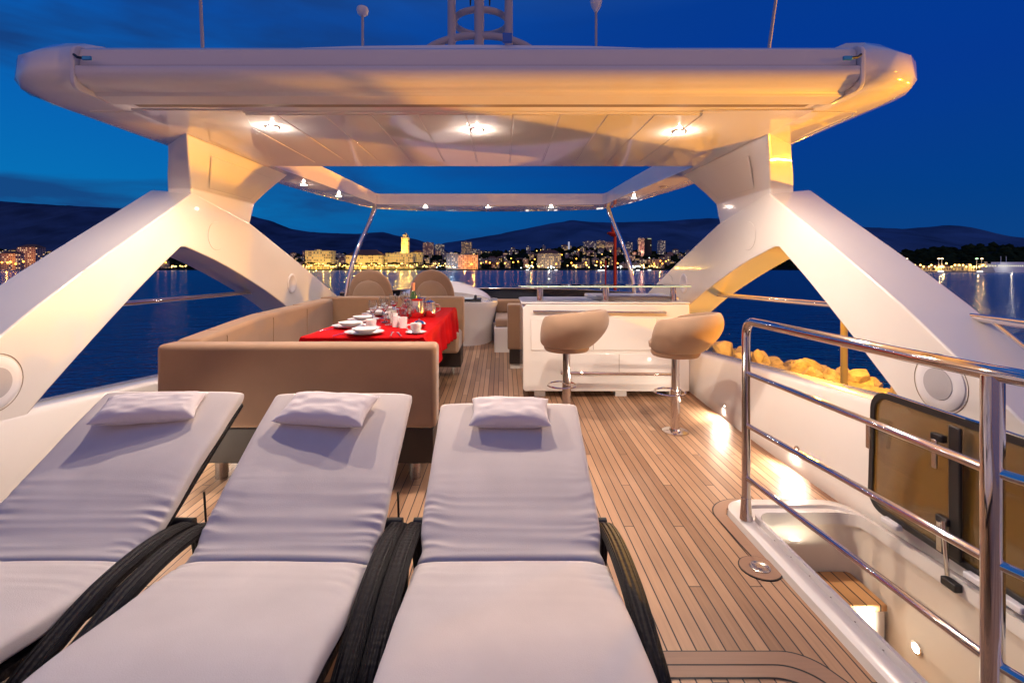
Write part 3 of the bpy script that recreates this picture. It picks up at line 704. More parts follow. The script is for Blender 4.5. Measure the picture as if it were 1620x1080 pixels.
# starboard bench forward of the bar
sb = thing('bench', (.2, 7, zd(7)), 'white bench with brown cushion beyond the walkway next to the helm', 'bench')
MB().box(-.12, .75, 6.95, 8.1, zd(6.95)-.02, .56).build('bench_base', gel, sb, bevel=.02)
MB().box(-.11, .74, 6.97, 8.05, .56, .68).build('seat_cushion', suede2, sb, bevel=.035, bseg=4)
MB().box(-.11, .74, 7.85, 8.05, .68, .90).build('backrest', suede, sb, bevel=.04, bseg=4)
s2 = thing('sofa_end', (.2, 6.2, zd(6.2)), 'brown upholstered seat end just left of the bar counter', 'sofa')
MB().box(.065, .95, 6.12, 6.42, .38, .955).build('backrest', suede, s2, bevel=.02, bseg=3)
MB().box(.09, .95, 6.14, 6.40, zd(6.12)+.07, .38).build('plinth', plinth, s2)
MB().box(.09, .95, 6.42, 6.85, .30, .62).build('seat', suede2, s2, bevel=.03)
MB().box(.10, .92, 6.18, 6.36, zd(6.12)-.02, zd(6.12)+.07).build('foot', gel, s2)

# ---- bar
br = thing('bar_counter', (1.1, 5.4, zd(5.2)), 'white bar counter with a green glass shelf on steel posts', 'bar counter')
zb = .125; yF = 5.05
fp = [(.215, zb+.03), (.235, zb), (1.98, zb), (1.98, 1.045), (.255, 1.045), (.215, 1.01)]
b = MB(); n = len(fp)
b.v += [(x, yF, z) for x, z in fp]+[(x, 5.95, z) for x, z in fp]
b.f += [tuple(range(n)), tuple(range(2*n-1, n-1, -1))]+[(i, (i+1) % n, n+(i+1) % n, n+i) for i in range(n)]
b.build('bar_body', gel, br, bevel=.012, bseg=3)
b = MB(); b.zprism([(.20, 5.06), (1.99, 5.06), (1.99, 6.0), (.26, 6.0), (.20, 5.9)], 1.048, 1.068); b.build('countertop', gel_cool, br, bevel=.008)
b = MB(); b.zprism([(1.10, 5.28), (1.95, 5.28), (1.95, 5.95), (1.02, 5.95), (1.04, 5.45)], 1.069, 1.115); b.build('sink_cover', gel_cool, br, bevel=.012)
MB().box(.63, 1.83, yF-.012, yF+.006, .30, .53).build('recess_panel', gel_roof, br, bevel=.006)
MB().box(.30, 1.62, yF-.010, yF+.006, .56, .90).build('front_panel', gel_roof, br, bevel=.006)
for x0_, x1_, z0_, z1_ in ((.957, .961, .57, .89), (1.229, 1.233, .31, .52)): MB().box(x0_, x1_, yF-.0145, yF-.0115, z0_, z1_).build('door_gap', groove, br, smooth=False)
MB().tube([(.32, yF-.035, .975), (1.72, yF-.035, .962)], .011, 12).build('towel_rail', chrome, br)
for x in (.33, 1.0, 1.70): MB().tube([(x, yF-.035, .97), (x, yF+.01, .97)], .007, 8).build('rail_bracket', chrome, br)
MB().tube([(.60, yF-.13, .352), (1.82, yF-.13, .335)], .017, 14).build('foot_rail', chrome, br)
for x in (.62, 1.80): MB().tube([(x, yF-.13, .345), (x, yF, .345)], .010, 8).build('rail_bracket', chrome, br)
for x in (.40, 1.27, 1.85): MB().box(x-.06, x+.06, 5.12, 5.24, zd(5.1)-.01, zb+.01).build('foot', gel, br)
for x in (.41, 1.13, 1.87): MB().tube([(x, 5.22, 1.066), (x, 5.22, 1.223)], .034 if x < 1.8 else .032, 20).build('shelf_post', chrome, br)
sh = [(.20, 5.08), (.60, 5.05), (1.2, 5.04), (1.75, 5.06), (2.02, 5.12), (2.06, 5.22), (2.0, 5.38), (1.5, 5.46), (.9, 5.48), (.3, 5.42), (.18, 5.25)]
MB().zprism(sh, 1.224, 1.243).build('glass_shelf', shelfg, br, bevel=.004)
MB().tube([(x, y, 1.2335) for x, y in sh], .0085, 8, closed=True).build('glass_edge', mat('glass_edge_green', (.50, .78, .74), .15, coat=1), br)
k = MB(); k.tube([(1.89+.07*math.cos(a), 5.5, 1.275+.085*math.sin(a)) for a in [PI*i/14 for i in range(15)]], .0035, 8); k.tube([(1.80, 5.5, 1.245), (1.96, 5.5, 1.245)], .003, 6)
tag(k.build('wire_hoop', chrome), 'thin wire hoop standing on the right end of the glass shelf', 'wire hoop')

def stool():
    r = local_thing('bar_stool', '', 'bar stool', 'bar stools')
    zs = .70
    def shell(u, v):      # u: angle round, v: round the thickness loop
        ph = lerp(-2.1, 2.1, u); e = abs(ph)/2.1
        H = lerp(.345, .255, e**2)
        if e > .84: H *= math.sqrt(max(.05, 1-((e-.84)/.16)**2*.8))
        L = 2*PI*v; t = (1-math.cos(L))/2; side = math.sin(L)
        th = .036*(.9+.2*math.sin(PI*t))*(1-.3*e**6)
        rad = .200+.150*max(0, math.cos(ph*.70))*math.sin(t*1.72)+.016*math.sin(PI*t)
        rad += th*math.copysign(abs(side)**.6, side)
        return (rad*math.sin(ph), -rad*math.cos(ph), zs+H*t)
    b = MB(); b.grid(shell, 48, 28, cv=True)
    nu, nv = 48, 28
    b.f.append(tuple(range(nv))); b.f.append(tuple((nu-1)*nv+j for j in range(nv)))
    b.build('backrest', suede2, r, angle=70)
    MB().lathe([(.0001, -.04), (.19, -.04), (.205, -.02), (.205, .0), (.20, .012), (.0001, .012)], (0, 0, zs), 36).build('seat_base', suede, r)
    MB().lathe([(.18, .012), (.21, .03), (.215, .07), (.19, .10), (.0001, .11)], (0, 0.01, zs), 36).build('seat_cushion', suede2, r)
    MB().lathe([(.040, .02), (.040, .37), (.036, .372), (.034, .655), (.06, .66)], (0, 0, 0), 24).build('column', chrome, r)
    MB().lathe([(.11, 0), (.11, .006), (.05, .012), (.045, .03), (.04, .03)], (0, 0, 0), 28).build('base_plate', chrome, r)
    MB().tube([(.135*math.cos(a), .05+.13*math.sin(a), .335) for a in [2*PI*i/32 for i in range(32)]], .008, 8, closed=True).build('foot_ring', chrome, r)
    return r
t1 = stool(); t1.location = (.585, 4.36, zd(4.36)); t1.rotation_euler.z = math.radians(46); t1['label'] = 'tan tub bar stool on the left, in front of the middle of the bar'
t2 = copy_tree(t1); t2.location = (1.50, 4.147, zd(4.15)); t2.rotation_euler.z = math.radians(50); t2['label'] = 'tan tub bar stool on the right, nearer the starboard bulwark'

# ---- sofa
sf = thing('dining_sofa', (-1.35, 4.6, 0), 'U-shaped tan suede sofa round the red dining table', 'sofa')
def shelf_box(x0, x1, y0, y1, z0, z1, name, m, bev=.03, seg=4, ztf=None):
    b = MB(); nx = 2; ny = max(2, int((y1-y0)/.3))
    def P(u, v, top):
        y = lerp(y0, y1, v); x = lerp(x0, x1, u)
        return (x, y, (ztf(y) if (top and ztf) else (z1 if top else z0+zd(y))))
    top = []; bot = []
    for i in range(ny+1):
        v = i/ny
        b.v += [P(0, v, 0), P(1, v, 0), P(1, v, 1), P(0, v, 1)]
    for i in range(ny):
        for j in range(4): b.f.append((i*4+j, i*4+(j+1) % 4, (i+1)*4+(j+1) % 4, (i+1)*4+j))
    b.f += [(0, 1, 2, 3), (ny*4, ny*4+1, ny*4+2, ny*4+3)]
    return b.build(name, m, sf, bevel=bev, bseg=seg)
MB().box(-2.27, -.435, 3.12, 3.30, .385, .935).build('backrest', suede, sf, bevel=.035, bseg=5)
zl = lambda y: lerp(.94, 1.02, min(1, max(0, (y-3.3)/.9))) + .018*(y-4.2 if y > 4.2 else 0)
shelf_box(-2.27, -2.09, 3.305, 5.90, .385, 1, 'backrest', suede, ztf=zl)
MB().box(-2.27, -.485, 5.92, 6.11, .48, 1.068).build('backrest', suede, sf, bevel=.03, bseg=5)
shelf_box(-2.085, -1.50, 3.31, 5.9, .385, .60, 'seat_cushion', suede2, ztf=lambda y: .60+zd(y))
MB().box(-1.49, -.50, 3.31, 3.62, .385, .58).build('seat_cushion', suede2, sf, bevel=.04, bseg=4)
MB().box(-1.49, -.50, 5.45, 5.9, .45, .68).build('seat_cushion', suede2, sf, bevel=.04, bseg=4)
# seams on the long back
for y in (3.62, 4.35, 5.1): MB().tube([(-2.088, y, .62), (-2.086, y, zl(y)-.05), (-2.11, y, zl(y)-.005), (-2.24, y, zl(y)+.001)], .004, 6).build('seam_piping', suede, sf)
MB().box(-2.24, -.455, 3.135, 3.55, .155, .384).build('plinth', plinth, sf, bevel=.005)
MB().box(-2.24, -1.6, 3.56, 5.7, .185, .384).build('plinth', plinth, sf, bevel=.005)
MB().box(-2.24, -.50, 5.72, 6.09, .24, .478).build('plinth', plinth, sf, bevel=.005)
for x, y in ((-1.93, 3.28), (-.60, 3.28), (-1.2, 3.28), (-.60, 6.0), (-1.9, 5.9), (-1.9, 4.6)):
    MB().lathe([(.040, -.005), (.040, .16)], (x, y, zd(y)), 20).build('foot', steel, sf)

# ---- dining table and cloth
TZ = .955; TX0, TX1, TY0, TY1 = -1.40, -.565, 3.36, 5.62
def tz(y): return TZ+.004*(y-3.4)
tb = thing('dining_table', (-.98, 4.5, zd(4.5)), 'dining table hidden under the red cloth between the sofa backs', 'table')
MB().box(TX0+.01, TX1-.01, TY0+.01, TY1-.01, TZ-.045, TZ-.006).build('tabletop', gel, tb, bevel=.005)
MB().lathe([(.22, -.01), (.22, .03), (.06, .05), (.05, .88)], (-.98, 4.0, zd(4.0)), 24).build('table_leg', steel, tb)
MB().lathe([(.22, -.01), (.22, .03), (.06, .05), (.05, .85)], (-.98, 5.0, zd(5.0)), 24).build('table_leg', steel, tb)
b = MB(); nx, ny = 60, 90
def cloth(u, v):
    # sheet larger than the table, overhanging on all sides
    ov = .36; W_ = TX1-TX0; L_ = TY1-TY0
    s = -ov*.6+u*(W_+ov*1.6); t = -.10+v*(L_+.14)
    y = TY0+min(max(t, -.012), L_+.012)
    x = TX0+s; z = tz(y)
    nd = max(0, -.012-t)
    if s > W_:
        d = s-W_; hang = .29+.38*math.exp(-((v-.10)/.07)**2)+.03*math.sin(v*9)
        dd = d/ov*hang; k = min(1, dd/.03)
        fold = .018*math.sin(v*46+1.2*math.sin(v*11))*min(1, dd/.2)
        x = TX1+.012*math.sin(k*PI/2)+fold+.02*(dd/hang)+.008
        z = tz(y)-max(0, dd-.005)
        y += .05*(dd/.4)*(.3-v) if dd > .02 else 0
    elif s < 0:
        d = -s; k = min(1, d/.03); x = TX0-.012*k-.012-.008*math.sin(v*40); z = tz(y)-d
    z += .0016*noise.noise(Vector((x*7, y*7, 0)))-nd*(1 if 0 <= s <= W_ else .4)
    return (x, y, z)
b.grid(cloth, nx, ny)
cl = b.build('tablecloth', red); tag(cl, 'bright red tablecloth draped over the dining table', 'tablecloth')
cm = cl.modifiers.new('thick', 'SOLIDIFY'); cm.thickness = .002

def lat(name, prof, m, parent, seg=32): return MB().lathe(prof, (0, 0, 0), seg).build(name, m, parent)
def mk(name, label, cat, group): return local_thing(name, label, cat, group)
plate_prof = [(.0001, .002), (.085, .002), (.095, .008), (.138, .018), (.140, .021), (.096, .013), (.086, .007), (.0001, .006)]
small_prof = [(.0001, .0), (.05, .0), (.06, .006), (.095, .03), (.098, .034), (.058, .012), (.0001, .008)]
def put(o, x, y, dz=0, rz=0): o.location = (x, y, tz(y)+.003+dz); o.rotation_euler.z = rz; return o
pl0 = mk('place_setting_plate', '', 'plate', 'white dinner plates on the red cloth')
MB().lathe(plate_prof, (0, 0, 0), 40).build('dinner_plate', china, pl0)
bw0 = local_thing('bowl', '', 'bowl', 'small white bowls on the dinner plates'); MB().lathe(small_prof, (0, 0, 0), 36).build('bowl_body', china, bw0)
spots = [(-1.00, 3.46, 'nearest dinner plate, at the near edge of the red cloth'), (-1.22, 3.82, 'dinner plate second nearest, on the left side of the red cloth'), (-1.24, 4.25, 'dinner plate third from the near edge along the left side'), (-1.25, 4.72, 'dinner plate fourth from the near edge along the left side'), (-1.25, 5.15, 'farthest dinner plate on the left side of the red cloth')]
for i, (x, y, lb) in enumerate(spots):
    o = pl0 if i == 0 else copy_tree(pl0); put(o, x, y); o['label'] = lb
    o = bw0 if i == 0 else copy_tree(bw0); put(o, x+.005, y, .010); o['label'] = 'small white bowl on the '+lb.split(',')[0]
def cup():
    r = local_thing('cup', '', 'cup', 'white coffee cups')
    MB().lathe([(.0001, 0), (.026, 0), (.036, .02), (.042, .06), (.043, .068), (.040, .068), (.034, .02), (.0001, .006)], (0, 0, 0), 28).build('cup_body', china, r)
    MB().tube([(-.040, 0, .055), (-.062, 0, .056), (-.070, 0, .038), (-.058, 0, .020), (-.036, 0, .018)], .0045, 8).build('cup_handle', china, r)
    return r
def saucer():
    o = MB().lathe([(.0001, 0), (.045, 0), (.075, .010), (.076, .013), (.045, .006), (.0001, .004)], (0, 0, 0), 32).build('saucer', china); tag(o, '', 'saucer', 'white saucers'); return o
c0 = cup(); s0 = saucer(); cups = [(-.635, 3.50, 'white cup by the right edge of the red cloth'), (-1.03, 3.74, 'white cup behind the nearest dinner plate'), (-1.02, 4.42, 'white cup farther along between the plates and the ice bucket')]
for i, (x, y, lb) in enumerate(cups):
    o = s0 if i == 0 else copy_tree(s0); put(o, x, y); o['label'] = 'saucer under the '+lb
    o = c0 if i == 0 else copy_tree(c0); put(o, x, y, .006); o['label'] = lb
jar = local_thing('tumbler', '', 'jar', 'small white jars on the red cloth')
MB().lathe([(.0001, 0), (.030, 0), (.031, .075), (.033, .085), (.028, .085), (.027, .01), (.0001, .008)], (0, 0, 0), 24).build('jar_body', china, jar)
for i, (x, y, lb) in enumerate(((-.86, 3.86, 'small white jar on the left of a close pair'), (-.79, 3.80, 'small white jar on the right of a close pair'), (-.93, 4.10, 'small white jar just behind the pair of jars'))):
    o = jar if i == 0 else copy_tree(jar); put(o, x, y); o['label'] = lb
def wineglass():
    r = local_thing('wine_glass', 'clear stemmed wine glass standing among the glasses on the red cloth', 'glass', 'clear wine glasses on the red cloth')
    MB().lathe([(.0001, 0), (.034, .001), (.030, .004), (.005, .008), (.004, .085), (.012, .095), (.034, .125), (.038, .155), (.031, .20), (.0298, .20), (.0365, .155), (.032, .126), (.010, .099), (.0001, .096)], (0, 0, 0), 20).build('glass_bowl', glassm, r)
    return r
g0 = wineglass()
for i, (x, y) in enumerate(((-1.10, 4.05), (-1.03, 4.16), (-1.13, 4.50), (-1.05, 4.62), (-1.14, 4.95), (-1.03, 5.05), (-.90, 4.45), (-.86, 4.75), (-.93, 5.2), (-1.12, 5.38))):
    put(g0 if i == 0 else copy_tree(g0), x, y)
t0 = MB().lathe([(.0001, 0), (.030, 0), (.036, .095), (.0345, .095), (.028, .006), (.0001, .006)], (0, 0, 0), 20).build('water_glass', glassm)
tag(t0, 'short clear water glass standing among the glasses on the red cloth', 'glass', 'clear water glasses on the red cloth')
for i, (x, y) in enumerate(((-.95, 3.98), (-.88, 4.2), (-.97, 4.3), (-.82, 4.95), (-1.0, 4.85))): put(t0 if i == 0 else copy_tree(t0), x, y)
# cutlery
def cut(kind):
    r = local_thing(kind, '', 'cutlery', 'silver cutlery beside the plates')
    MB().grid(lambda u, v: ((.0045+.004*(u < .25)*(1-u*4) + .009*max(0, (u-.78)/.22)**1)*(2*v-1), lerp(-.10, .10, u), .004+.0025*math.sin(PI*v)), 14, 5).build('cutlery_body', silver, r, label=None)
    return r
k0 = cut('knife'); 
cs = [('knife', -.80, 3.44, .15), ('fork', -1.17, 3.43, -.2), ('knife', -1.05, 3.62, 1.0), ('fork', -1.34, 3.68, -.6), ('knife', -1.08, 3.95, .9), ('fork', -1.36, 4.1, -.3), ('knife', -1.1, 4.4, .8), ('spoon', -.74, 3.43, .35)]
wh = ['right of the nearest dinner plate', 'left of the nearest dinner plate', 'between the two nearest dinner plates', 'left of the second nearest dinner plate', 'right of the second nearest dinner plate', 'left of the third dinner plate', 'right of the third dinner plate', 'between the nearest plate and the cup by the right edge']
for i, ((kd, x, y, rz), w) in enumerate(zip(cs, wh)):
    o = k0 if i == 0 else copy_tree(k0); o.name = kd; put(o, x, y, 0, rz); o['label'] = 'silver '+kd+' '+w
# ice bucket with bottle, carafe, sugar bowl
ib = thing('ice_bucket', (-.83, 4.55, tz(4.55)), 'polished silver ice bucket holding a bottle on the red cloth', 'ice bucket')
MB().lathe([(.072, .003), (.086, .02), (.090, .06), (.088, .12), (.086, .165), (.098, .18), (.099, .186), (.084, .18), (.080, .03), (.0001, .02)], (-.83, 4.55, tz(4.55)), 32).build('bucket', silver, ib)
for s_ in (-1, 1): MB().tube([(-.83+s_*.10, 4.55, tz(4.5)+.13), (-.83+s_*.125, 4.55, tz(4.5)+.12), (-.83+s_*.125, 4.55, tz(4.5)+.09), (-.83+s_*.092, 4.55, tz(4.5)+.085)], .006, 8).build('bucket_handle', silver, ib)
bt = thing('bottle', (-.85, 4.55, tz(4.55)+.02), 'green bottle with copper foil neck leaning in the ice bucket', 'bottle')
MB().lathe([(.036, .03), (.038, .17), (.030, .22), (.014, .26)], (-.85, 4.55, tz(4.55)), 24).build('bottle_body', mat('bottle_green', (.02, .05, .01), .1, coat=1), bt)
MB().lathe([(.0145, .255), (.0145, .31), (.017, .312), (.017, .33), (.0001, .333)], (-.85, 4.55, tz(4.55)), 20).build('foil', mat('copper_foil', (.75, .35, .2), .35, metal=.8), bt)
pt = thing('coffee_pot', (-.70, 4.60, tz(4.6)), 'shiny silver pot with handle right of the ice bucket', 'pot')
MB().lathe([(.05, .003), (.055, .01), (.058, .08), (.05, .13), (.052, .145), (.03, .155), (.008, .165), (.008, .18), (.0001, .182)], (-.70, 4.60, tz(4.6)), 28).build('pot_body', silver, pt)
MB().tube([(-.65, 4.6, tz(4.6)+.125), (-.61, 4.6, tz(4.6)+.12), (-.60, 4.6, tz(4.6)+.07), (-.645, 4.6, tz(4.6)+.04)], .006, 8).build('pot_handle', silver, pt)
su = thing('sugar_bowl', (-.76, 4.02, tz(4.0)), 'low silver bowl with domed lid behind the right cup', 'bowl')
MB().lathe([(.03, .003), (.05, .02), (.055, .04), (.05, .042), (.03, .06), (.006, .066), (.008, .075), (.0001, .08)], (-.66, 3.78, tz(3.8)), 28).build('bowl_body', silver, su)

# ---- sun loungers
def cushion(parent, name, path, w, th, wr_at, seed, pinch_at=None, rot_w=1):
    P = smooth_path([(0, y, z) for y, z in path], 14); n = len(P)
    d = [0]
    for i in range(1, n): d.append(d[-1]+(P[i]-P[i-1]).length)
    Ltot = d[-1]; nv = 64
    T = []
    for i in range(n):
        t = P[min(i+1, n-1)]-P[max(i-1, 0)]; t.normalize(); T.append(t)
    b = MB(); rows = []
    U = 130
    for iu in range(U):
        s = Ltot*iu/(U-1)
        k = 0
        while k < n-2 and d[k+1] < s: k += 1
        f = (s-d[k])/max(1e-6, d[k+1]-d[k]); p = P[k].lerp(P[k+1], f); t = T[k].lerp(T[k+1], f); t.normalize()
        nr = Vector((0, -t.z, t.y))
        e = min(s, Ltot-s); er = min(1, e/.035); endk = math.sqrt(max(0, 1-(1-er)**2))
        endk = max(endk, .02)
        ww = w; 
        if pinch_at is not None: ww = w*(1-.045*math.exp(-((s-pinch_at*Ltot)/.05)**2))
        ww -= .012*(1-endk)+.006*noise.noise(Vector((s*6, seed, 3)))
        for iv in range(nv):
            a = 2*PI*iv/nv; ca, sa = math.cos(a), math.sin(a)
            ex = .22
            cx_ = math.copysign(abs(ca)**ex, ca); sz_ = math.copysign(abs(sa)**.55, sa)
            x = cx_*ww/2; h = sz_*th/2*endk
            dz = 0
            if sa > 0:
                edge = abs(x)/(w/2)
                wamp = math.exp(-((s-wr_at[0]*Ltot)/wr_at[1])**2)*.8
                nz1 = noise.noise(Vector((x*2.6+seed*3, s*24+1.2*noise.noise(Vector((x*6, s*3, seed))), seed)))
                nz1 = 1-2.2*abs(nz1) if nz1 < 0 else 1-2.2*nz1; nz1 = nz1*.55-.3
                nz2 = noise.noise(Vector((x*3.0+7, s*34, seed+4)))
                dz += wamp*(.0012+.012*edge**2.6)*nz1*1.5+wamp*.003*nz2*(.2+edge**2)
                dz += .004*noise.noise(Vector((x*3+seed, s*3.5, seed)))
                dz += .004*(1-edge**2)
            q = p+Vector((x, 0, 0))+nr*(h+dz*endk)
            rows.append(q)
    b.v = [tuple(q) for q in rows]
    b.f = [(i*nv+j, (i+1)*nv+j, (i+1)*nv+(j+1) % nv, i*nv+(j+1) % nv) for i in range(U-1) for j in range(nv)]
    b.f += [tuple(range(nv)), tuple((U-1)*nv+j for j in range(nv))]
    return b.build(name, canvas, parent, angle=80)
def band(path, x, w, h, name, parent):
    P = smooth_path([(x, y, z) for y, z in path], 8); n = len(P)
    def fn(u, v):
        i = min(n-1, int(round(u*(n-1)))); p = P[i]; t = P[min(i+1, n-1)]-P[max(i-1, 0)]; t.normalize()
        nr = Vector((0, -t.z, t.y)); a = 2*PI*v
        taper = min(1, .35+.65*min(1, (u*6))) 
        cx_ = math.copysign(abs(math.cos(a))**.5, math.cos(a)); sz_ = math.copysign(abs(math.sin(a))**.7, math.sin(a))
        lump = 1+.10*math.cos(a*3)
        return tuple(p+Vector((cx_*w/2*taper, 0, 0))+nr*(sz_*h/2*lump))
    b = MB(); b.grid(fn, n, 24, cu=False, cv=True); b.f += [tuple(range(24)), tuple((n-1)*24+j for j in range(24))]
    return b.build(name, wicker, parent, angle=60)
def lounger(seed, ztop_, label):
    r = local_thing('sun_lounger', label, 'sun lounger', 'sun loungers side by side in the foreground')
    hoop = [(1.93, .015), (1.95, .20), (1.94, .35), (1.88, .425), (1.76, .460), (1.62, .472), (1.46, .460), (1.32, .422), (1.20, .375), (1.05, .27), (.92, .14), (.84, .015)]
    for sx in (-1, 1): band(hoop, sx*.368, .068, .034, 'side_frame', r)
    MB().tube([(-.38, 1.885, .435), (.38, 1.885, .435)], .022, 12).build('cross_bar', rubber, r)
    MB().tube([(-.38, .95, .17), (.38, .95, .17)], .02, 12).build('cross_bar', rubber, r)
    cushion(r, 'seat_cushion', [(.25, .40), (.6, .455), (1.074, .475), (1.35, .445), (1.64, .405)], .66, .08, (.93, .12), seed)
    zt_ = ztop_-.04
    cushion(r, 'back_cushion', [(1.635, .405), (1.72, .435), (1.95, .405+(zt_-.405)*.44), (2.15, .405+(zt_-.405)*.73), (2.35, zt_)], .665, .075, (.16, .17), seed+11, pinch_at=.08)
    b = MB(); b.v = [(x, y, z) for x in (-.315, .315) for y, z in ((1.68, .375), (1.70, .36), (2.37, zt_-.065), (2.36, zt_-.045))]
    b.f = [(0, 1, 2, 3), (7, 6, 5, 4), (0, 4, 5, 1), (1, 5, 6, 2), (2, 6, 7, 3), (3, 7, 4, 0)]
    b.build('back_frame', wicker, r, bevel=.004)
    b = MB(); b.v = [(x, y, z) for x in (-.315, .315) for y, z in ((.25, .35), (.6, .405), (1.074, .425), (1.64, .358), (1.64, .338), (1.074, .40), (.6, .38), (.25, .325))]
    b.f = [tuple(range(8)), tuple(range(15, 7, -1))]+[(i, (i+1) % 8, 8+(i+1) % 8, 8+i) for i in range(8)]
    b.build('seat_frame', wicker, r)
    for sx in (-1, 1): MB().tube([(sx*.33, 2.08, .03), (sx*.33, 2.03, .49)], .0045, 8).build('back_prop', rubber, r)
    return r
L3 = lounger(1, .80, 'right sun lounger of the three, nearest the open deck walkway'); L3.location = (.03, 0, 0)
L2 = lounger(5, .85, 'middle sun lounger of the three, in front of the tan sofa'); L2.location = (-.775, 0.0, 0)
L1 = lounger(9, .86, 'left sun lounger of the three, next to the port arch'); L1.location = (-1.60, 0.0, 0)
def pillow(x, y, z, w, dp, rz, rx, seed, label):
    b = MB(); N_ = 40
    def fn(sg):
        def g(u, v):
            a = 2*u-1; c = 2*v-1
            px_ = a*(w/2)*(1-.07*(1-abs(c)**2)*abs(a)**3); py_ = c*(dp/2)*(1-.09*(1-abs(a)**2)*abs(c)**3)
            th = .041*((1-a**4)*(1-c**4))**.55
            th += .006*noise.noise(Vector((a*3+seed, c*3, seed)))*(1-abs(a)**6)*(1-abs(c)**6)
            th += .004*noise.noise(Vector((a*9, c*4, seed+5)))*abs(a)**2*(1-a**6)
            return (px_, py_, sg*th+.0)
        return g
    b.grid(fn(1), N_, N_); b.grid(fn(-1), N_, N_)
    o = b.build('pillow', pillow_m, weld=True, angle=80); o.location = (x, y, z); o.rotation_euler = (rx, 0, rz)
    return tag(o, label, 'pillow', 'small white pillows on the loungers')
pillow(.035, 2.215, .775, .37, .20, math.radians(-1), math.radians(20), 1, 'small white pillow on the right sun lounger')
pillow(-.80, 2.18, .80, .43, .21, math.radians(-9), math.radians(22), 2, 'small white pillow on the middle sun lounger')
pillow(-1.60, 2.17, .808, .42, .18, math.radians(12), math.radians(24), 3, 'small white pillow on the left sun lounger')

# ================================================================ HARBOUR
exec_city = True
# ---- water
def make_water():
    m, nt, b = nodes_of('sea_water', .16)
    b.inputs['Base Color'].default_value = (.004, .15, .36, 1); b.inputs['IOR'].default_value = 1.33
    tc = nt.nodes.new('ShaderNodeTexCoord')
    mp = nt.nodes.new('ShaderNodeMapping'); mp.inputs['Scale'].default_value = (1, 1.6, 1); link(nt, tc.outputs['Object'], mp.inputs[0])
    hs = None
    for sc, am in ((.22, 1.2), (.9, .55), (3.2, .20)):
        nz = nt.nodes.new('ShaderNodeTexNoise'); nz.inputs['Scale'].default_value = sc; nz.inputs['Detail'].default_value = 3; nz.inputs['Distortion'].default_value = .6
        link(nt, mp.outputs[0], nz.inputs['Vector']); v = math_n(nt, 'MULTIPLY', nz.outputs[0], am)
        hs = v if hs is None else math_n(nt, 'ADD', hs, v)
    bp = nt.nodes.new('ShaderNodeBump'); bp.inputs['Strength'].default_value = 1.0; bp.inputs['Distance'].default_value = 1.5
    link(nt, hs, bp.inputs['Height']); link(nt, bp.outputs[0], b.inputs['Normal'])
    return m
b = MB(); b.v = [(-9000, -3000, SEA), (9000, -3000, SEA), (9000, 3000, SEA), (-9000, 3000, SEA)]; b.f = [(0, 1, 2, 3)]
o = b.build('water', make_water()); tag(o, kind='structure')
F = 755
def wx(px, Y): return (px-795)/F*Y
def wz(py, Y): return 1.45-(py-421)/F*Y
# ---- mountains
hillm = mat('mountain_scrub_haze', (.035, .065, .13), 1, var=(.004, .35), spec=0)  # bluish distance haze put into the base colour, no air volume
hillm2 = mat('mountain_far_haze', (.045, .095, .19), 1, var=(.002, .3), spec=0)  # farther range, more of the blue haze put into its colour
def ridge(name, prof, Y, m, depth, label):
    xs_ = []; 
    def h(px):
        for (a, ya), (c, yc) in zip(prof, prof[1:]):
            if a <= px <= c:
                t = (px-a)/(c-a); return lerp(ya, yc, t)
        return prof[-1][1] if px > prof[-1][0] else prof[0][1]
    b = MB(); p0, p1 = prof[0][0], prof[-1][0]
    def fn(u, v):
        px = lerp(p0, p1, u); y = Y+(v-.5)*2*depth; top = wz(h(px)+.7*noise.noise(Vector((px*.05, 0, 5)))+.35*noise.noise(Vector((px*.16, 1, 5))), Y)-SEA
        k = max(0, 1-abs(v-.5)*2)**.8
        k *= 1+.28*noise.noise(Vector((px*.02, v*3, 1)))*(1-k)*3*k
        return (wx(px, Y), y, SEA-5+top*k+5*k)
    b.grid(fn, 260, 25); o = b.build(name, m, angle=180); tag(o, kind='structure'); o['label'] = label
ridge('hills', [(-500, 335), (-300, 322), (-100, 316), (0, 318), (50, 322), (100, 325), (160, 328), (260, 332), (380, 340), (400, 342), (430, 350), (460, 362), (490, 367), (530, 369), (560, 370), (605, 367), (625, 372), (660, 379), (700, 392), (740, 421)], 5200, hillm, 1500, 'dark mountain ridge behind the town on the left')
ridge('hills', [(640, 421), (700, 385), (750, 377), (780, 372), (830, 362), (870, 354), (905, 348), (930, 351), (960, 352), (1000, 351), (1050, 350), (1090, 347), (1120, 345), (1180, 349), (1260, 354), (1340, 357), (1380, 360), (1430, 362), (1480, 358), (1500, 356), (1530, 364), (1580, 373), (1620, 379), (1750, 388), (2000, 400)], 7500, hillm2, 2200, 'dark mountain range behind the town on the right')
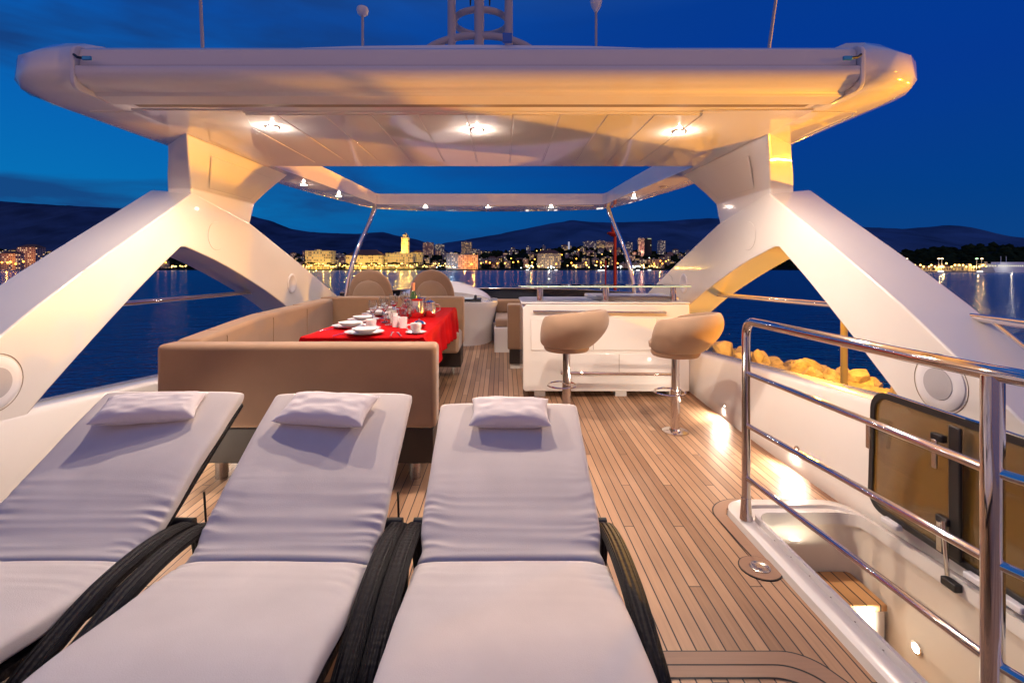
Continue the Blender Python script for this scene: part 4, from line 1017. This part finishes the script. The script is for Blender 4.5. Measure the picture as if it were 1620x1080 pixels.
# ---- town land
landm = mat('wooded_land', (.012, .018, .014), 1, var=(.02, .5), spec=0)
def landtop(px):
    pts = [(-600, 395), (-100, 396), (0, 398), (120, 402), (300, 406), (480, 404), (560, 402), (700, 403), (790, 399), (840, 396), (900, 391), (960, 394), (1060, 402), (1150, 404), (1300, 400), (1400, 404), (1440, 400), (1480, 396), (1520, 394), (1560, 389), (1600, 392), (1680, 394), (2100, 400)]
    for (a, ya), (c, yc) in zip(pts, pts[1:]):
        if a <= px <= c: return lerp(ya, yc, (px-a)/(c-a))
    return 404
def shoreY(px): return 820 if px < 1240 else lerp(820, 585, min(1, (px-1240)/160))
def landz(px, v, Y):
    Yb = shoreY(px)*1.55; top = wz(landtop(px), Yb)
    return lerp(SEA+1.2, top, min(1, v/.8)**1.3) if v < .8 else top-(v-.8)*60
b = MB()
def lf(u, v):
    px = lerp(-600, 2100, u); Y = lerp(shoreY(px), shoreY(px)*1.7, v); z = landz(px, v, Y)
    return (wx(px, Y), Y, z+(1.5*noise.noise(Vector((px*.05, v*4, 0))) if v > .1 else 0))
b.grid(lf, 220, 16); b.grid(lambda u, v: (wx(lerp(-600, 2100, u), shoreY(lerp(-600, 2100, u))), shoreY(lerp(-600, 2100, u))-.0, lerp(SEA-.5, SEA+1.2, v)), 220, 2)
o = b.build('town_ground', landm); tag(o, kind='structure')
# woods
b = MB(); ico = []
bmi = bmesh.new(); bmesh.ops.create_icosphere(bmi, subdivisions=1, radius=1); iv = [v.co.copy() for v in bmi.verts]; ifc = [tuple(v.index for v in f.verts) for f in bmi.faces]; bmi.free()
rnd = random.Random(3)
for i in range(2600):
    px = rnd.uniform(-250, 1900); v = rnd.uniform(.10, .86)
    if 700 > px > 470 and v < .2: continue
    Y = lerp(shoreY(px), shoreY(px)*1.7, v); z = landz(px, v, Y); s_ = rnd.uniform(3.5, 7.5)*(1 if Y > 700 else .7)
    c = Vector((wx(px, Y), Y, z+s_*.4))
    b.add([c+Vector((p.x*s_*rnd.uniform(.7, 1.5), p.y*s_, p.z*s_*rnd.uniform(.6, 1.2))) for p in iv], ifc)
woodm = mat('dark_foliage', (.014, .024, .012), 1, var=(.05, .6), spec=0)
o = b.build('distant_wood', woodm, smooth=False); tag(o, 'dark trees covering the hillsides of the town', 'wood', kind='stuff')

# ---- buildings
def facade(name, wall, lit, dens=.35, flood=None, sx=3.2, sz=3.2, win=(.9, .95)):
    m, nt, bb = nodes_of(name, .9)
    tc = nt.nodes.new('ShaderNodeTexCoord'); sp = nt.nodes.new('ShaderNodeSeparateXYZ'); link(nt, tc.outputs['Object'], sp.inputs[0])
    xx = math_n(nt, 'ADD', sp.outputs['X'], math_n(nt, 'MULTIPLY', sp.outputs['Y'], .77))
    qx = math_n(nt, 'DIVIDE', xx, sx); qz = math_n(nt, 'DIVIDE', math_n(nt, 'SUBTRACT', sp.outputs['Z'], .3), sz)
    fx = math_n(nt, 'ABSOLUTE', math_n(nt, 'SUBTRACT', math_n(nt, 'FRACT', qx), .5)); fz = math_n(nt, 'ABSOLUTE', math_n(nt, 'SUBTRACT', math_n(nt, 'FRACT', qz), .5))
    w = math_n(nt, 'MULTIPLY', math_n(nt, 'LESS_THAN', fx, .24), math_n(nt, 'LESS_THAN', fz, .28))
    cv = nt.nodes.new('ShaderNodeCombineXYZ'); link(nt, math_n(nt, 'FLOOR', qx), cv.inputs[0]); link(nt, math_n(nt, 'FLOOR', qz), cv.inputs[1])
    wn = nt.nodes.new('ShaderNodeTexWhiteNoise'); link(nt, cv.outputs[0], wn.inputs['Vector'])
    on = math_n(nt, 'MULTIPLY', w, math_n(nt, 'LESS_THAN', wn.outputs['Value'], dens))
    mx = nt.nodes.new('ShaderNodeMixRGB'); mx.inputs[1].default_value = (*wall, 1); mx.inputs[2].default_value = (.03, .03, .035, 1)
    link(nt, w, mx.inputs[0]); link(nt, mx.outputs[0], bb.inputs['Base Color'])
    bb.inputs['Emission Color'].default_value = (*lit, 1); link(nt, math_n(nt, 'MULTIPLY', on, .9), bb.inputs['Emission Strength'])
    m.cycles.emission_sampling = 'NONE'; return m
f_pale = facade('facade_pale', (.42, .37, .32), (1, .62, .2), .30)
f_stone = facade('facade_stone', (.55, .47, .34), (1, .62, .15), .6, sx=3.0, sz=4.5)
f_grey = facade('facade_grey', (.30, .31, .36), (1, .8, .5), .22)
f_pink = facade('facade_pink', (.5, .33, .28), (1, .6, .3), .25)
f_dark = facade('facade_dark', (.04, .04, .05), (.9, 1, .6), .05)
roofm = mat('tile_roof', (.16, .07, .045), .9)
BL = []
def building(px0, px1, ytop, Y, m, label, name='building', roof='flat', base=None, group=None, dep=None):
    x0, x1 = wx(px0, Y), wx(px1, Y); zt_ = wz(ytop, Y)
    z0_ = base if base is not None else SEA+1
    d = dep or max(10, (x1-x0)*.6)
    root = thing(name, ((x0+x1)/2, Y, z0_), label, 'building', group)
    b = MB(); b.box(x0, x1, Y, Y+d, z0_, zt_); b.build('wall', m, root, smooth=False)
    b = MB()
    if roof == 'hip':
        e = .8; r_ = min(x1-x0, d)*.28; cx_, cy_ = (x0+x1)/2, Y+d/2; rx_ = max(.5, (x1-x0)/2-d*.4)
        b.add([(x0-e, Y-e, zt_), (x1+e, Y-e, zt_), (x1+e, Y+d+e, zt_), (x0-e, Y+d+e, zt_), (cx_-rx_, cy_, zt_+r_), (cx_+rx_, cy_, zt_+r_)], [(0, 1, 5, 4), (1, 2, 5), (2, 3, 4, 5), (3, 0, 4), (3, 2, 1, 0)])
        b.build('roof', roofm, root, smooth=False)
    else:
        b.box(x0-.3, x1+.3, Y-.3, Y+d+.3, zt_, zt_+.6); b.box(lerp(x0, x1, .3), lerp(x0, x1, .5), Y+d*.3, Y+d*.6, zt_+.6, zt_+3)
        b.build('roof', f_grey if m is not f_stone else f_stone, root, smooth=False)
    return root
bl = [
 (483, 523, 397, 835, f_stone, 'floodlit palace with tall windows left of the curved chrome post', 'palace', 'flat'),
 (547, 604, 404, 835, f_stone, 'long floodlit waterfront block left of the bell tower', 'building', 'hip'),
 (609, 653, 401, 850, f_stone, 'long floodlit old block below the bell tower', 'building', 'flat'),
 (651, 668, 399, 900, f_stone, 'small yellow-lit building just right of the bell tower', 'building', 'hip'),
 (706, 724, 401, 830, f_grey, 'blue-grey waterfront building joined to the orange-lit one', 'building', 'flat'),
 (724.5, 756, 403, 830, f_pink, 'orange-lit waterfront building behind the right helm seat', 'building', 'flat'),
 (669, 685, 384, 1250, f_pink, 'pinkish apartment tower on the rise right of the bell tower', 'apartment_tower', 'flat'),
 (688, 702, 387, 1280, f_grey, 'grey apartment block right of the pinkish tower', 'apartment_tower', 'flat'),
 (730, 746, 383, 1250, f_pale, 'pale apartment tower rising above the orange-lit building', 'apartment_tower', 'flat'),
 (851, 887, 401, 860, f_pale, 'pale four-storey waterfront building in the middle of the bay', 'building', 'hip'),
 (924, 942, 382, 1260, f_grey, 'grey stepped apartment block on the hill right of centre', 'apartment_tower', 'flat'),
 (945, 957, 381, 1260, f_pale, 'pale apartment tower left of the red beacon', 'apartment_tower', 'flat'),
 (959, 971, 383, 1240, f_pink, 'pink-striped apartment tower right behind the red beacon', 'apartment_tower', 'flat'),
 (991, 1001, 384, 1250, f_grey, 'grey apartment tower beside the starboard roof post', 'apartment_tower', 'flat'),
 (1010.5, 1019.5, 377, 1150, f_pink, 'tall pinkish twin-striped tower right of the starboard roof post', 'apartment_tower', 'flat'),
 (1020.5, 1031, 377, 1180, f_dark, 'tall black office tower next to the pinkish striped tower', 'office_tower', 'flat'),
 (1042, 1053, 381, 1250, f_grey, 'grey tower farthest right before the starboard arch', 'apartment_tower', 'flat'),
 (0, 24, 401, 700, f_pink, 'orange-lit waterfront house at the far left', 'building', 'hip'),
 (27, 56, 391, 780, f_pink, 'larger house standing behind the orange-lit house at far left', 'building', 'hip'),
]
for (a, c, yt, Y, m, lb, nm, rf) in bl:
    building(a, c, yt, Y, m, lb, nm, rf)
rb = random.Random(12); i = 0
for px in list(range(-90, 260, 12))+[385+4.1*q for q in range(182)]:
    v = rb.choice((.08, .18, .3, .42, .55, .68)); Yv = lerp(shoreY(px), shoreY(px)*1.7, v); z = landz(px, v, Yv)
    w = rb.uniform(6, 16); hh = rb.uniform(7, 17)
    yt = 421-(z+hh-1.45)*F/Yv
    building(px-w/2*F/Yv, px+w/2*F/Yv, yt, Yv, rb.choice((f_pale, f_grey, f_pink, f_pale)), 'small dim house among the dark trees of the town', 'house', rb.choice(('hip', 'flat')), base=z-4, group='small houses scattered over the town hill')
# bell tower
T = thing('bell_tower', (wx(641.5, 880), 880, SEA+1), 'tall floodlit yellow bell tower rising above the old town', 'bell tower')
Yt = 880; xt = wx(641.5, Yt)
def tb_(hw, y0, y1, name, m=f_stone): MB().box(xt-hw, xt+hw, Yt-hw, Yt+hw, wz(y0, Yt), wz(y1, Yt)).build(name, m, T, smooth=False)
tb_(6.6, 426, 397, 'tower_base'); tb_(6.2, 397, 377, 'shaft'); tb_(6.8, 388, 387.3, 'cornice'); tb_(6.8, 377, 376.2, 'cornice'); tb_(4.3, 376.2, 371.6, 'belfry')
MB().lathe([(4.8, 0), (.05, 4.5)], (xt, Yt, wz(371.6, Yt)), 8).build('spire', f_stone, T, smooth=False)
ch = thing('church', (wx(900, 1240), 1240, wz(390, 1240)-8), 'tiny white church tower on the dark hill top', 'church')
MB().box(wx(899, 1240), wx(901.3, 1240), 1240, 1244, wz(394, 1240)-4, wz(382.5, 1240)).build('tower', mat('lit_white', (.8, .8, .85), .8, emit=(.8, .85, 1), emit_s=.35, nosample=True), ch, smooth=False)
MB().box(wx(897, 1240), wx(904, 1240), 1245, 1256, wz(394, 1240)-4, wz(388.5, 1240)).build('nave', f_pale, ch, smooth=False)

# floodlights along the promenade: real lamps lighting the facades
def street_lamp_mesh(h, glow, nm, rr=1.0):
    r = local_thing(nm, '', 'street lamp')
    MB().tube([(0, 0, 0), (0, 0, h)], .18, 6).build('pole', mat(nm+'_pole', (.1, .1, .1), .5), r)
    MB().sphere((0, 0, h+rr*.6), rr, 8, 6).build('lamp_head', glow, r)
    return r
g_or = mat('sodium_globe', (1, .5, .1), .5, emit=(1, .36, .04), emit_s=9, nosample=True)
g_ye = mat('warm_globe', (1, .8, .4), .5, emit=(1, .62, .16), emit_s=7, nosample=True)
g_wh = mat('white_globe', (1, 1, 1), .5, emit=(.85, 1, .95), emit_s=6, nosample=True)
protos = [street_lamp_mesh(9, g_or, 'street_lamp', 1.15), street_lamp_mesh(6.5, g_ye, 'street_lamp', .85), street_lamp_mesh(5, g_wh, 'street_lamp', .75)]
used = [False]*3
LAB = ['orange sodium street lamp on the far town waterfront', 'warm yellow street lamp on the far town promenade', 'cold white lamp on the far town waterfront']
GRP = ['orange street lamps of the town', 'yellow promenade lamps', 'white waterfront lamps']
def place_lamp(k, px, Y, z):
    o = protos[k] if not used[k] else copy_tree(protos[k]); used[k] = True
    o.location = (wx(px, Y), Y, z); o['label'] = LAB[k]; o['group'] = GRP[k]
for px in (746, 761, 775, 787, 799, 812, 842, 880, 904, 927, 951, 977, 996, 1035, 1048, 3, 12, 25, 37, 17, 250, 262): place_lamp(0, px, 812 if px > 60 else 690, SEA+1+rb.uniform(-.5, 3))
for px in (1025, 1033, 1044, 1052, 852, 930, 945, 820, 769, 5, 30, 45): place_lamp(0, px+rb.uniform(-2, 2), 880, SEA+rb.uniform(5, 9))
for i in range(100): place_lamp(1, 458+i*2.6+rb.uniform(-1.5, 1.5), rb.choice((808, 812, 826)), SEA+1+rb.choice((-2, 0, 0, 3)))
for i in range(40): place_lamp(1, rb.choice((rb.uniform(270, 300), rb.uniform(895, 955), rb.uniform(830, 860), rb.uniform(1015, 1060))), 812, SEA+rb.uniform(-2, 2))
for i in range(34): place_lamp(2, rb.choice((rb.uniform(820, 900), rb.uniform(995, 1020), rb.uniform(690, 725), rb.uniform(940, 990))), 812, SEA+rb.uniform(-2, 2))
for i in range(84):
    px = rb.uniform(390, 1110); v = rb.uniform(.08, .8); Y = lerp(shoreY(px), shoreY(px)*1.7, v); place_lamp(rb.choice((0, 1, 1, 2)), px, Y, landz(px, v, Y)-2)
fl = bpy.data.objects.new('promenade_floodlights', None); COL.objects.link(fl); tag(fl, 'floodlight bollards along the palace promenade', 'floodlight', kind='stuff')
flm = MB()
for i, px in enumerate(list(range(478, 530, 11))+list(range(548, 664, 11))):
    flm.box(wx(px, 816)-.4, wx(px, 816)+.4, 815.6, 816.4, SEA+1, SEA+2)
    point('floodlight', (wx(px, 816), 816, SEA+3.5), fl, 11000, (1, .55, .07), .5)
flm.build('bollard', rubber, fl)
for px, py, Y, p, c in ((650, 395, 862, 16000, (1, .56, .08)), (634, 397, 866, 26000, (1, .56, .08)), (641.5, 383, 862, 22000, (1, .60, .09)), (735, 418, 812, 22000, (1, .40, .05)), (750, 418, 812, 22000, (1, .40, .05)), (714, 420, 814, 8000, (.5, .8, 1)), (868, 420, 840, 14000, (1, .75, .5)), (10, 412, 685, 14000, (1, .4, .06)), (35, 408, 760, 14000, (1, .4, .06)), (1015, 396, 1130, 20000, (1, .45, .3)), (840, 415, 815, 9000, (1, .6, .1)), (950, 415, 815, 9000, (1, .6, .1)), (1045, 412, 830, 12000, (1, .5, .1))):
    point('floodlight', (wx(px, Y), Y, wz(py, Y)), fl, p, c, .5)
for i in range(26): place_lamp(1, 1412+i*6.2+rb.uniform(-2, 2), 572, SEA+1.3+rb.choice((-2, -2, 0, 2)))
# palms
pm = local_thing('palm_tree', 'dark palm tree in front of the floodlit waterfront buildings', 'palm tree', 'palm trees along the promenade')
MB().tube([(0, 0, 0), (.2, 0, 4), (0, 0, 8)], [.35, .28, .22], 6).build('trunk', mat('palm_trunk', (.05, .035, .02), .9), pm)
b = MB()
for k in range(14):
    a = 2*PI*k/14; el = .5 if k % 2 else .1
    pts = [Vector((math.cos(a)*r_, math.sin(a)*r_, 8+el*r_-.16*r_*r_)) for r_ in (0, 1, 2, 3, 3.8)]
    b.tube(pts, [.1, .45, .5, .35, .05], 4)
b.build('crown', woodm, pm)
for i in range(34):
    o = pm if i == 0 else copy_tree(pm); px = 470+i*6.9+rb.uniform(-3, 3); o.location = (wx(px, 806), 806, SEA+.9)
    s_ = rb.uniform(.9, 1.5); o.scale = (s_, s_, s_)
# moored boats far off
bo = local_thing('moored_boat', '', 'boat', 'small boats moored off the town')
b = MB(); b.grid(lambda u, v: (lerp(-5, 5, u), (2*v-1)*1.5*(1-abs(2*u-1)**3)+.0, .2+1.2*abs(2*v-1)**2-.3), 12, 7); b.build('boat_hull', plastic, bo)
MB().box(-2.5, 1.5, -1, 1, .6, 2.3).build('cabin', mat('lit_cabin', (.8, .8, .8), .5, emit=(1, .95, .85), emit_s=1.6, nosample=True), bo, smooth=False)
for i, (px, py) in enumerate(((949, 429.8), (955, 429.6), (1010, 429.5), (1028, 429.2), (880, 429), (835, 428.8), (1489, 432.2), (1551, 432.4))):
    Y = (1.45-SEA)*F/(py-421); o = bo if i == 0 else copy_tree(bo); o.location = (wx(px, Y), Y, SEA)
    o['label'] = ('lit white boat moored left of the starboard roof post' if px < 960 else 'small pale boat moored off the town shore') if px < 1400 else 'small pale boat moored in front of the right-hand quay'
# ---- right quay
qm = mat('quay_concrete', (.35, .3, .24), .9)
Yq = 560
b = MB(); b.box(wx(1405, Yq), wx(2000, Yq), Yq, Yq+40, SEA-1, SEA+1.3); o = b.build('quay', qm, bevel=.1); tag(o, kind='structure')
for i, (a, c, yt) in enumerate(((1446, 1475, 423.5), (1478, 1506, 422), (1512, 1529, 421.5), (1532, 1543, 421.2), (1560, 1573, 418))):
    building(a, c, yt, Yq+12, f_stone, ['low yellow-lit shed at the left end of the right quay', 'second low shed on the right quay', 'wide lit shed in the middle of the right quay', 'small orange kiosk on the right quay', 'terminal building beside the white ferry'][i], 'shed', 'hip' if i < 2 else 'flat', base=SEA+1.3, dep=10)
for i, px in enumerate((1434, 1485, 1490, 1545, 1553)):
    r = thing('light_mast', (wx(px, Yq+8), Yq+8, SEA+1.3), ['leftmost light mast on the right quay', 'left mast of the pair of light masts in mid quay', 'right mast of the pair of light masts in mid quay', 'green-lit mast left of the ferry', 'light mast nearest the ferry'][i], 'light mast', 'light masts on the right quay')
    zt_ = wz(409.5, Yq)
    x = wx(px, Yq+8); MB().tube([(x, Yq+8, SEA+1.3), (x, Yq+8, zt_)], .22, 6).build('pole', antenna_m, r)
    MB().box(x-1.3, x+1.3, Yq+7.4, Yq+7.9, zt_, zt_+.8).build('lamp_head', mat('mast_glow%d' % i, (1, 1, .9), .5, emit=(1, .75, .45) if i != 3 else (.5, 1, .5), emit_s=5, nosample=True), r, smooth=False)
    point('quay_lamp', (x, Yq+6, zt_-9), r, 5000, (1, .62, .2), .5)
fy = thing('ferry', (wx(1605, 540), 540, SEA), 'white car ferry moored at the quay on the far right', 'ferry')
Yf = 530; fx0, fx1 = wx(1571, Yf), wx(1680, Yf)
fw = mat('ferry_white', (.7, .75, .85), .5)
b = MB(); b.add([(fx0+3, Yf, SEA-.5), (fx1, Yf, SEA-.5), (fx1, Yf+14, SEA-.5), (fx0+3, Yf+14, SEA-.5), (fx0, Yf, SEA+6), (fx1, Yf, SEA+6), (fx1, Yf+14, SEA+6), (fx0, Yf+14, SEA+6)], [(0, 3, 2, 1), (4, 5, 6, 7), (0, 1, 5, 4), (1, 2, 6, 5), (2, 3, 7, 6), (3, 0, 4, 7)]); b.build('ferry_hull', fw, fy, smooth=False)
MB().box(fx0+6, fx1, Yf+1, Yf+13, SEA+6, SEA+9).build('passenger_deck', facade('ferry_win', (.7, .75, .85), (1, .95, .7), .8, sx=2.4, sz=3), fy, smooth=False)
MB().box(fx0+10, fx1, Yf+2, Yf+12, SEA+9, SEA+11.5).build('upper_deck', fw, fy, smooth=False)
MB().box(fx0+2, fx1, Yf+.5, Yf+13.5, SEA+9, SEA+9.4).build('deck_edge', fw, fy, smooth=False)
for dx in (16, 22): MB().tube([(fx0+dx, Yf+7, SEA+11), (fx0+dx, Yf+7, SEA+18)], .2, 6).build('mast', fw, fy)
point('ferry_lamp', (fx0+12, Yf-8, SEA+7), fy, 1600, (1, .9, .7), .5)

# ---- breakwater beside the yacht
rockm = mat('limestone_boulder', (.52, .43, .27), .95, bump=(7, 1, .06), var=(1.5, .3))
def rock(seed):
    bmr = bmesh.new(); bmesh.ops.create_icosphere(bmr, subdivisions=3, radius=1); r = random.Random(seed)
    pl = [(Vector((r.gauss(0, 1), r.gauss(0, 1), r.gauss(0, 1))).normalized(), r.uniform(.42, .75)) for _ in range(14)]
    for v in bmr.verts:
        p = v.co.copy()
        for nn, dd in pl:
            e = p.dot(nn)
            if e > dd: p -= nn*(e-dd)*1.0
        p += p.normalized()*(.05*noise.noise(p*3.5+Vector((seed, 0, 0)))+.03*noise.noise(p*9))
        v.co = p
    me = bpy.data.meshes.new('boulder'); bmr.to_mesh(me); bmr.free(); me.materials.append(rockm)
    for pp in me.polygons: pp.use_smooth = True
    me.set_sharp_from_angle(angle=math.radians(17))
    return me
rocks = [rock(s_) for s_ in range(6)]; rr_ = random.Random(5)
b = MB(); 
def axis(y): return 14.6-(y-14)*.30-(max(0, y-26)*.2)
b.grid(lambda u, v: (axis(lerp(-14, 34, v))+lerp(-4.5, 4.5, u), lerp(-14, 34, v), lerp(SEA-.6, -3.0, 1-abs(2*u-1)**1.4)+.25*noise.noise(Vector((u*9, v*40, 2)))), 9, 40)
o = b.build('breakwater_core', mat('rubble', (.42, .34, .22), 1, bump=(3, 1, .3))); tag(o, kind='structure')
for i in range(290):
    y = 8+24*rr_.random()**1.2; t = rr_.uniform(-1, 1); x = axis(y)+t*3.4; z = lerp(-3.1, -4.9, abs(t)**1.4)+rr_.uniform(-.1, .35)
    s_ = rr_.uniform(.36, .80)
    o = bpy.data.objects.new('boulder', rocks[i % 6]); COL.objects.link(o); o.location = (x, y, z)
    o.rotation_euler = (rr_.uniform(0, 6), rr_.uniform(0, 6), rr_.uniform(0, 6)); o.scale = (s_*rr_.uniform(.8, 1.4), s_*rr_.uniform(.8, 1.2), s_*rr_.uniform(.6, .9))
    tag(o, 'limestone boulder lit orange in the breakwater heap', 'boulder', 'boulders of the breakwater')
def pier_lamp(x, y, zt_, label, pw):
    r = thing('pier_lamp', (x, y, -3.4), label, 'lamp post', 'lamp posts on the breakwater')
    MB().tube([(x, y, -3.4), (x, y, zt_)], [.11, .09], 14).build('pole', mat('lamp_pole_paint', (.45, .35, .15), .5), r)
    MB().tube([(x, y, zt_), (x-.15, y, zt_+.12), (x-.5, y, zt_+.15)], .04, 8).build('lamp_arm', rubber, r)
    MB().sphere((x-.55, y, zt_+.08), .12, 14, 8, (1.6, 1, .6)).build('lamp_head', mat('sodium_head', (1, .5, .1), .4, emit=(1, .38, .03), emit_s=25), r)
    point('sodium_lamp', (x-.55, y, zt_-.15), r, pw, (1, .45, .02), .12)
pier_lamp(11.45, 16.0, 2.95, 'orange lamp post on the breakwater seen behind the starboard arch leg', 5000)
pier_lamp(13.2, -5.0, 1.2, 'orange lamp post on the breakwater abeam of the loungers', 700)
pier_lamp(12.6, 5.5, -.2, 'low orange lamp on the breakwater abeam of the bar', 2600)
qf = thing('quay_floodlight', (13.2, 1.9, -4.2), 'orange floodlight on the breakwater shining at the starboard arch', 'floodlight')
MB().tube([(13.2, 1.9, -4.6), (13.2, 1.9, -3.0)], .06, 8).build('stand', rubber, qf)
MB().box(13.1, 13.25, 1.65, 2.15, -3.0, -2.7).build('lamp_housing', rubber, qf, bevel=.01)
d_ = Vector((2.5, 4.0, 1.9))-Vector((13.05, 1.9, -2.85))
spot('sodium_flood', (13.05, 1.9, -2.85), qf, 12500, (1, .40, .015), 24, .5, .12, tuple(d_.to_track_quat('-Z', 'Y').to_euler()))
# red beacon at the breakwater head
bc = thing('beacon', (wx(973, 30), 30, -3.2), 'red harbour beacon mast at the end of the breakwater', 'beacon')
xb = wx(973, 30)
MB().tube([(xb, 30, -3.4), (xb, 30, 3.3)], .10, 10).build('beacon_column', redpaint, bc)
MB().lathe([(.10, 3.3), (.42, 3.5), (.42, 3.58), (.12, 3.6), (.16, 3.9), (.16, 4.05), (.0001, 4.2)], (xb-.1, 30, 0), 16).build('beacon_gallery', redpaint, bc)
MB().tube([(xb-.6, 30, -3.4), (xb-.6, 30, 1.8)], .05, 8).build('ladder_rail', redpaint, bc)
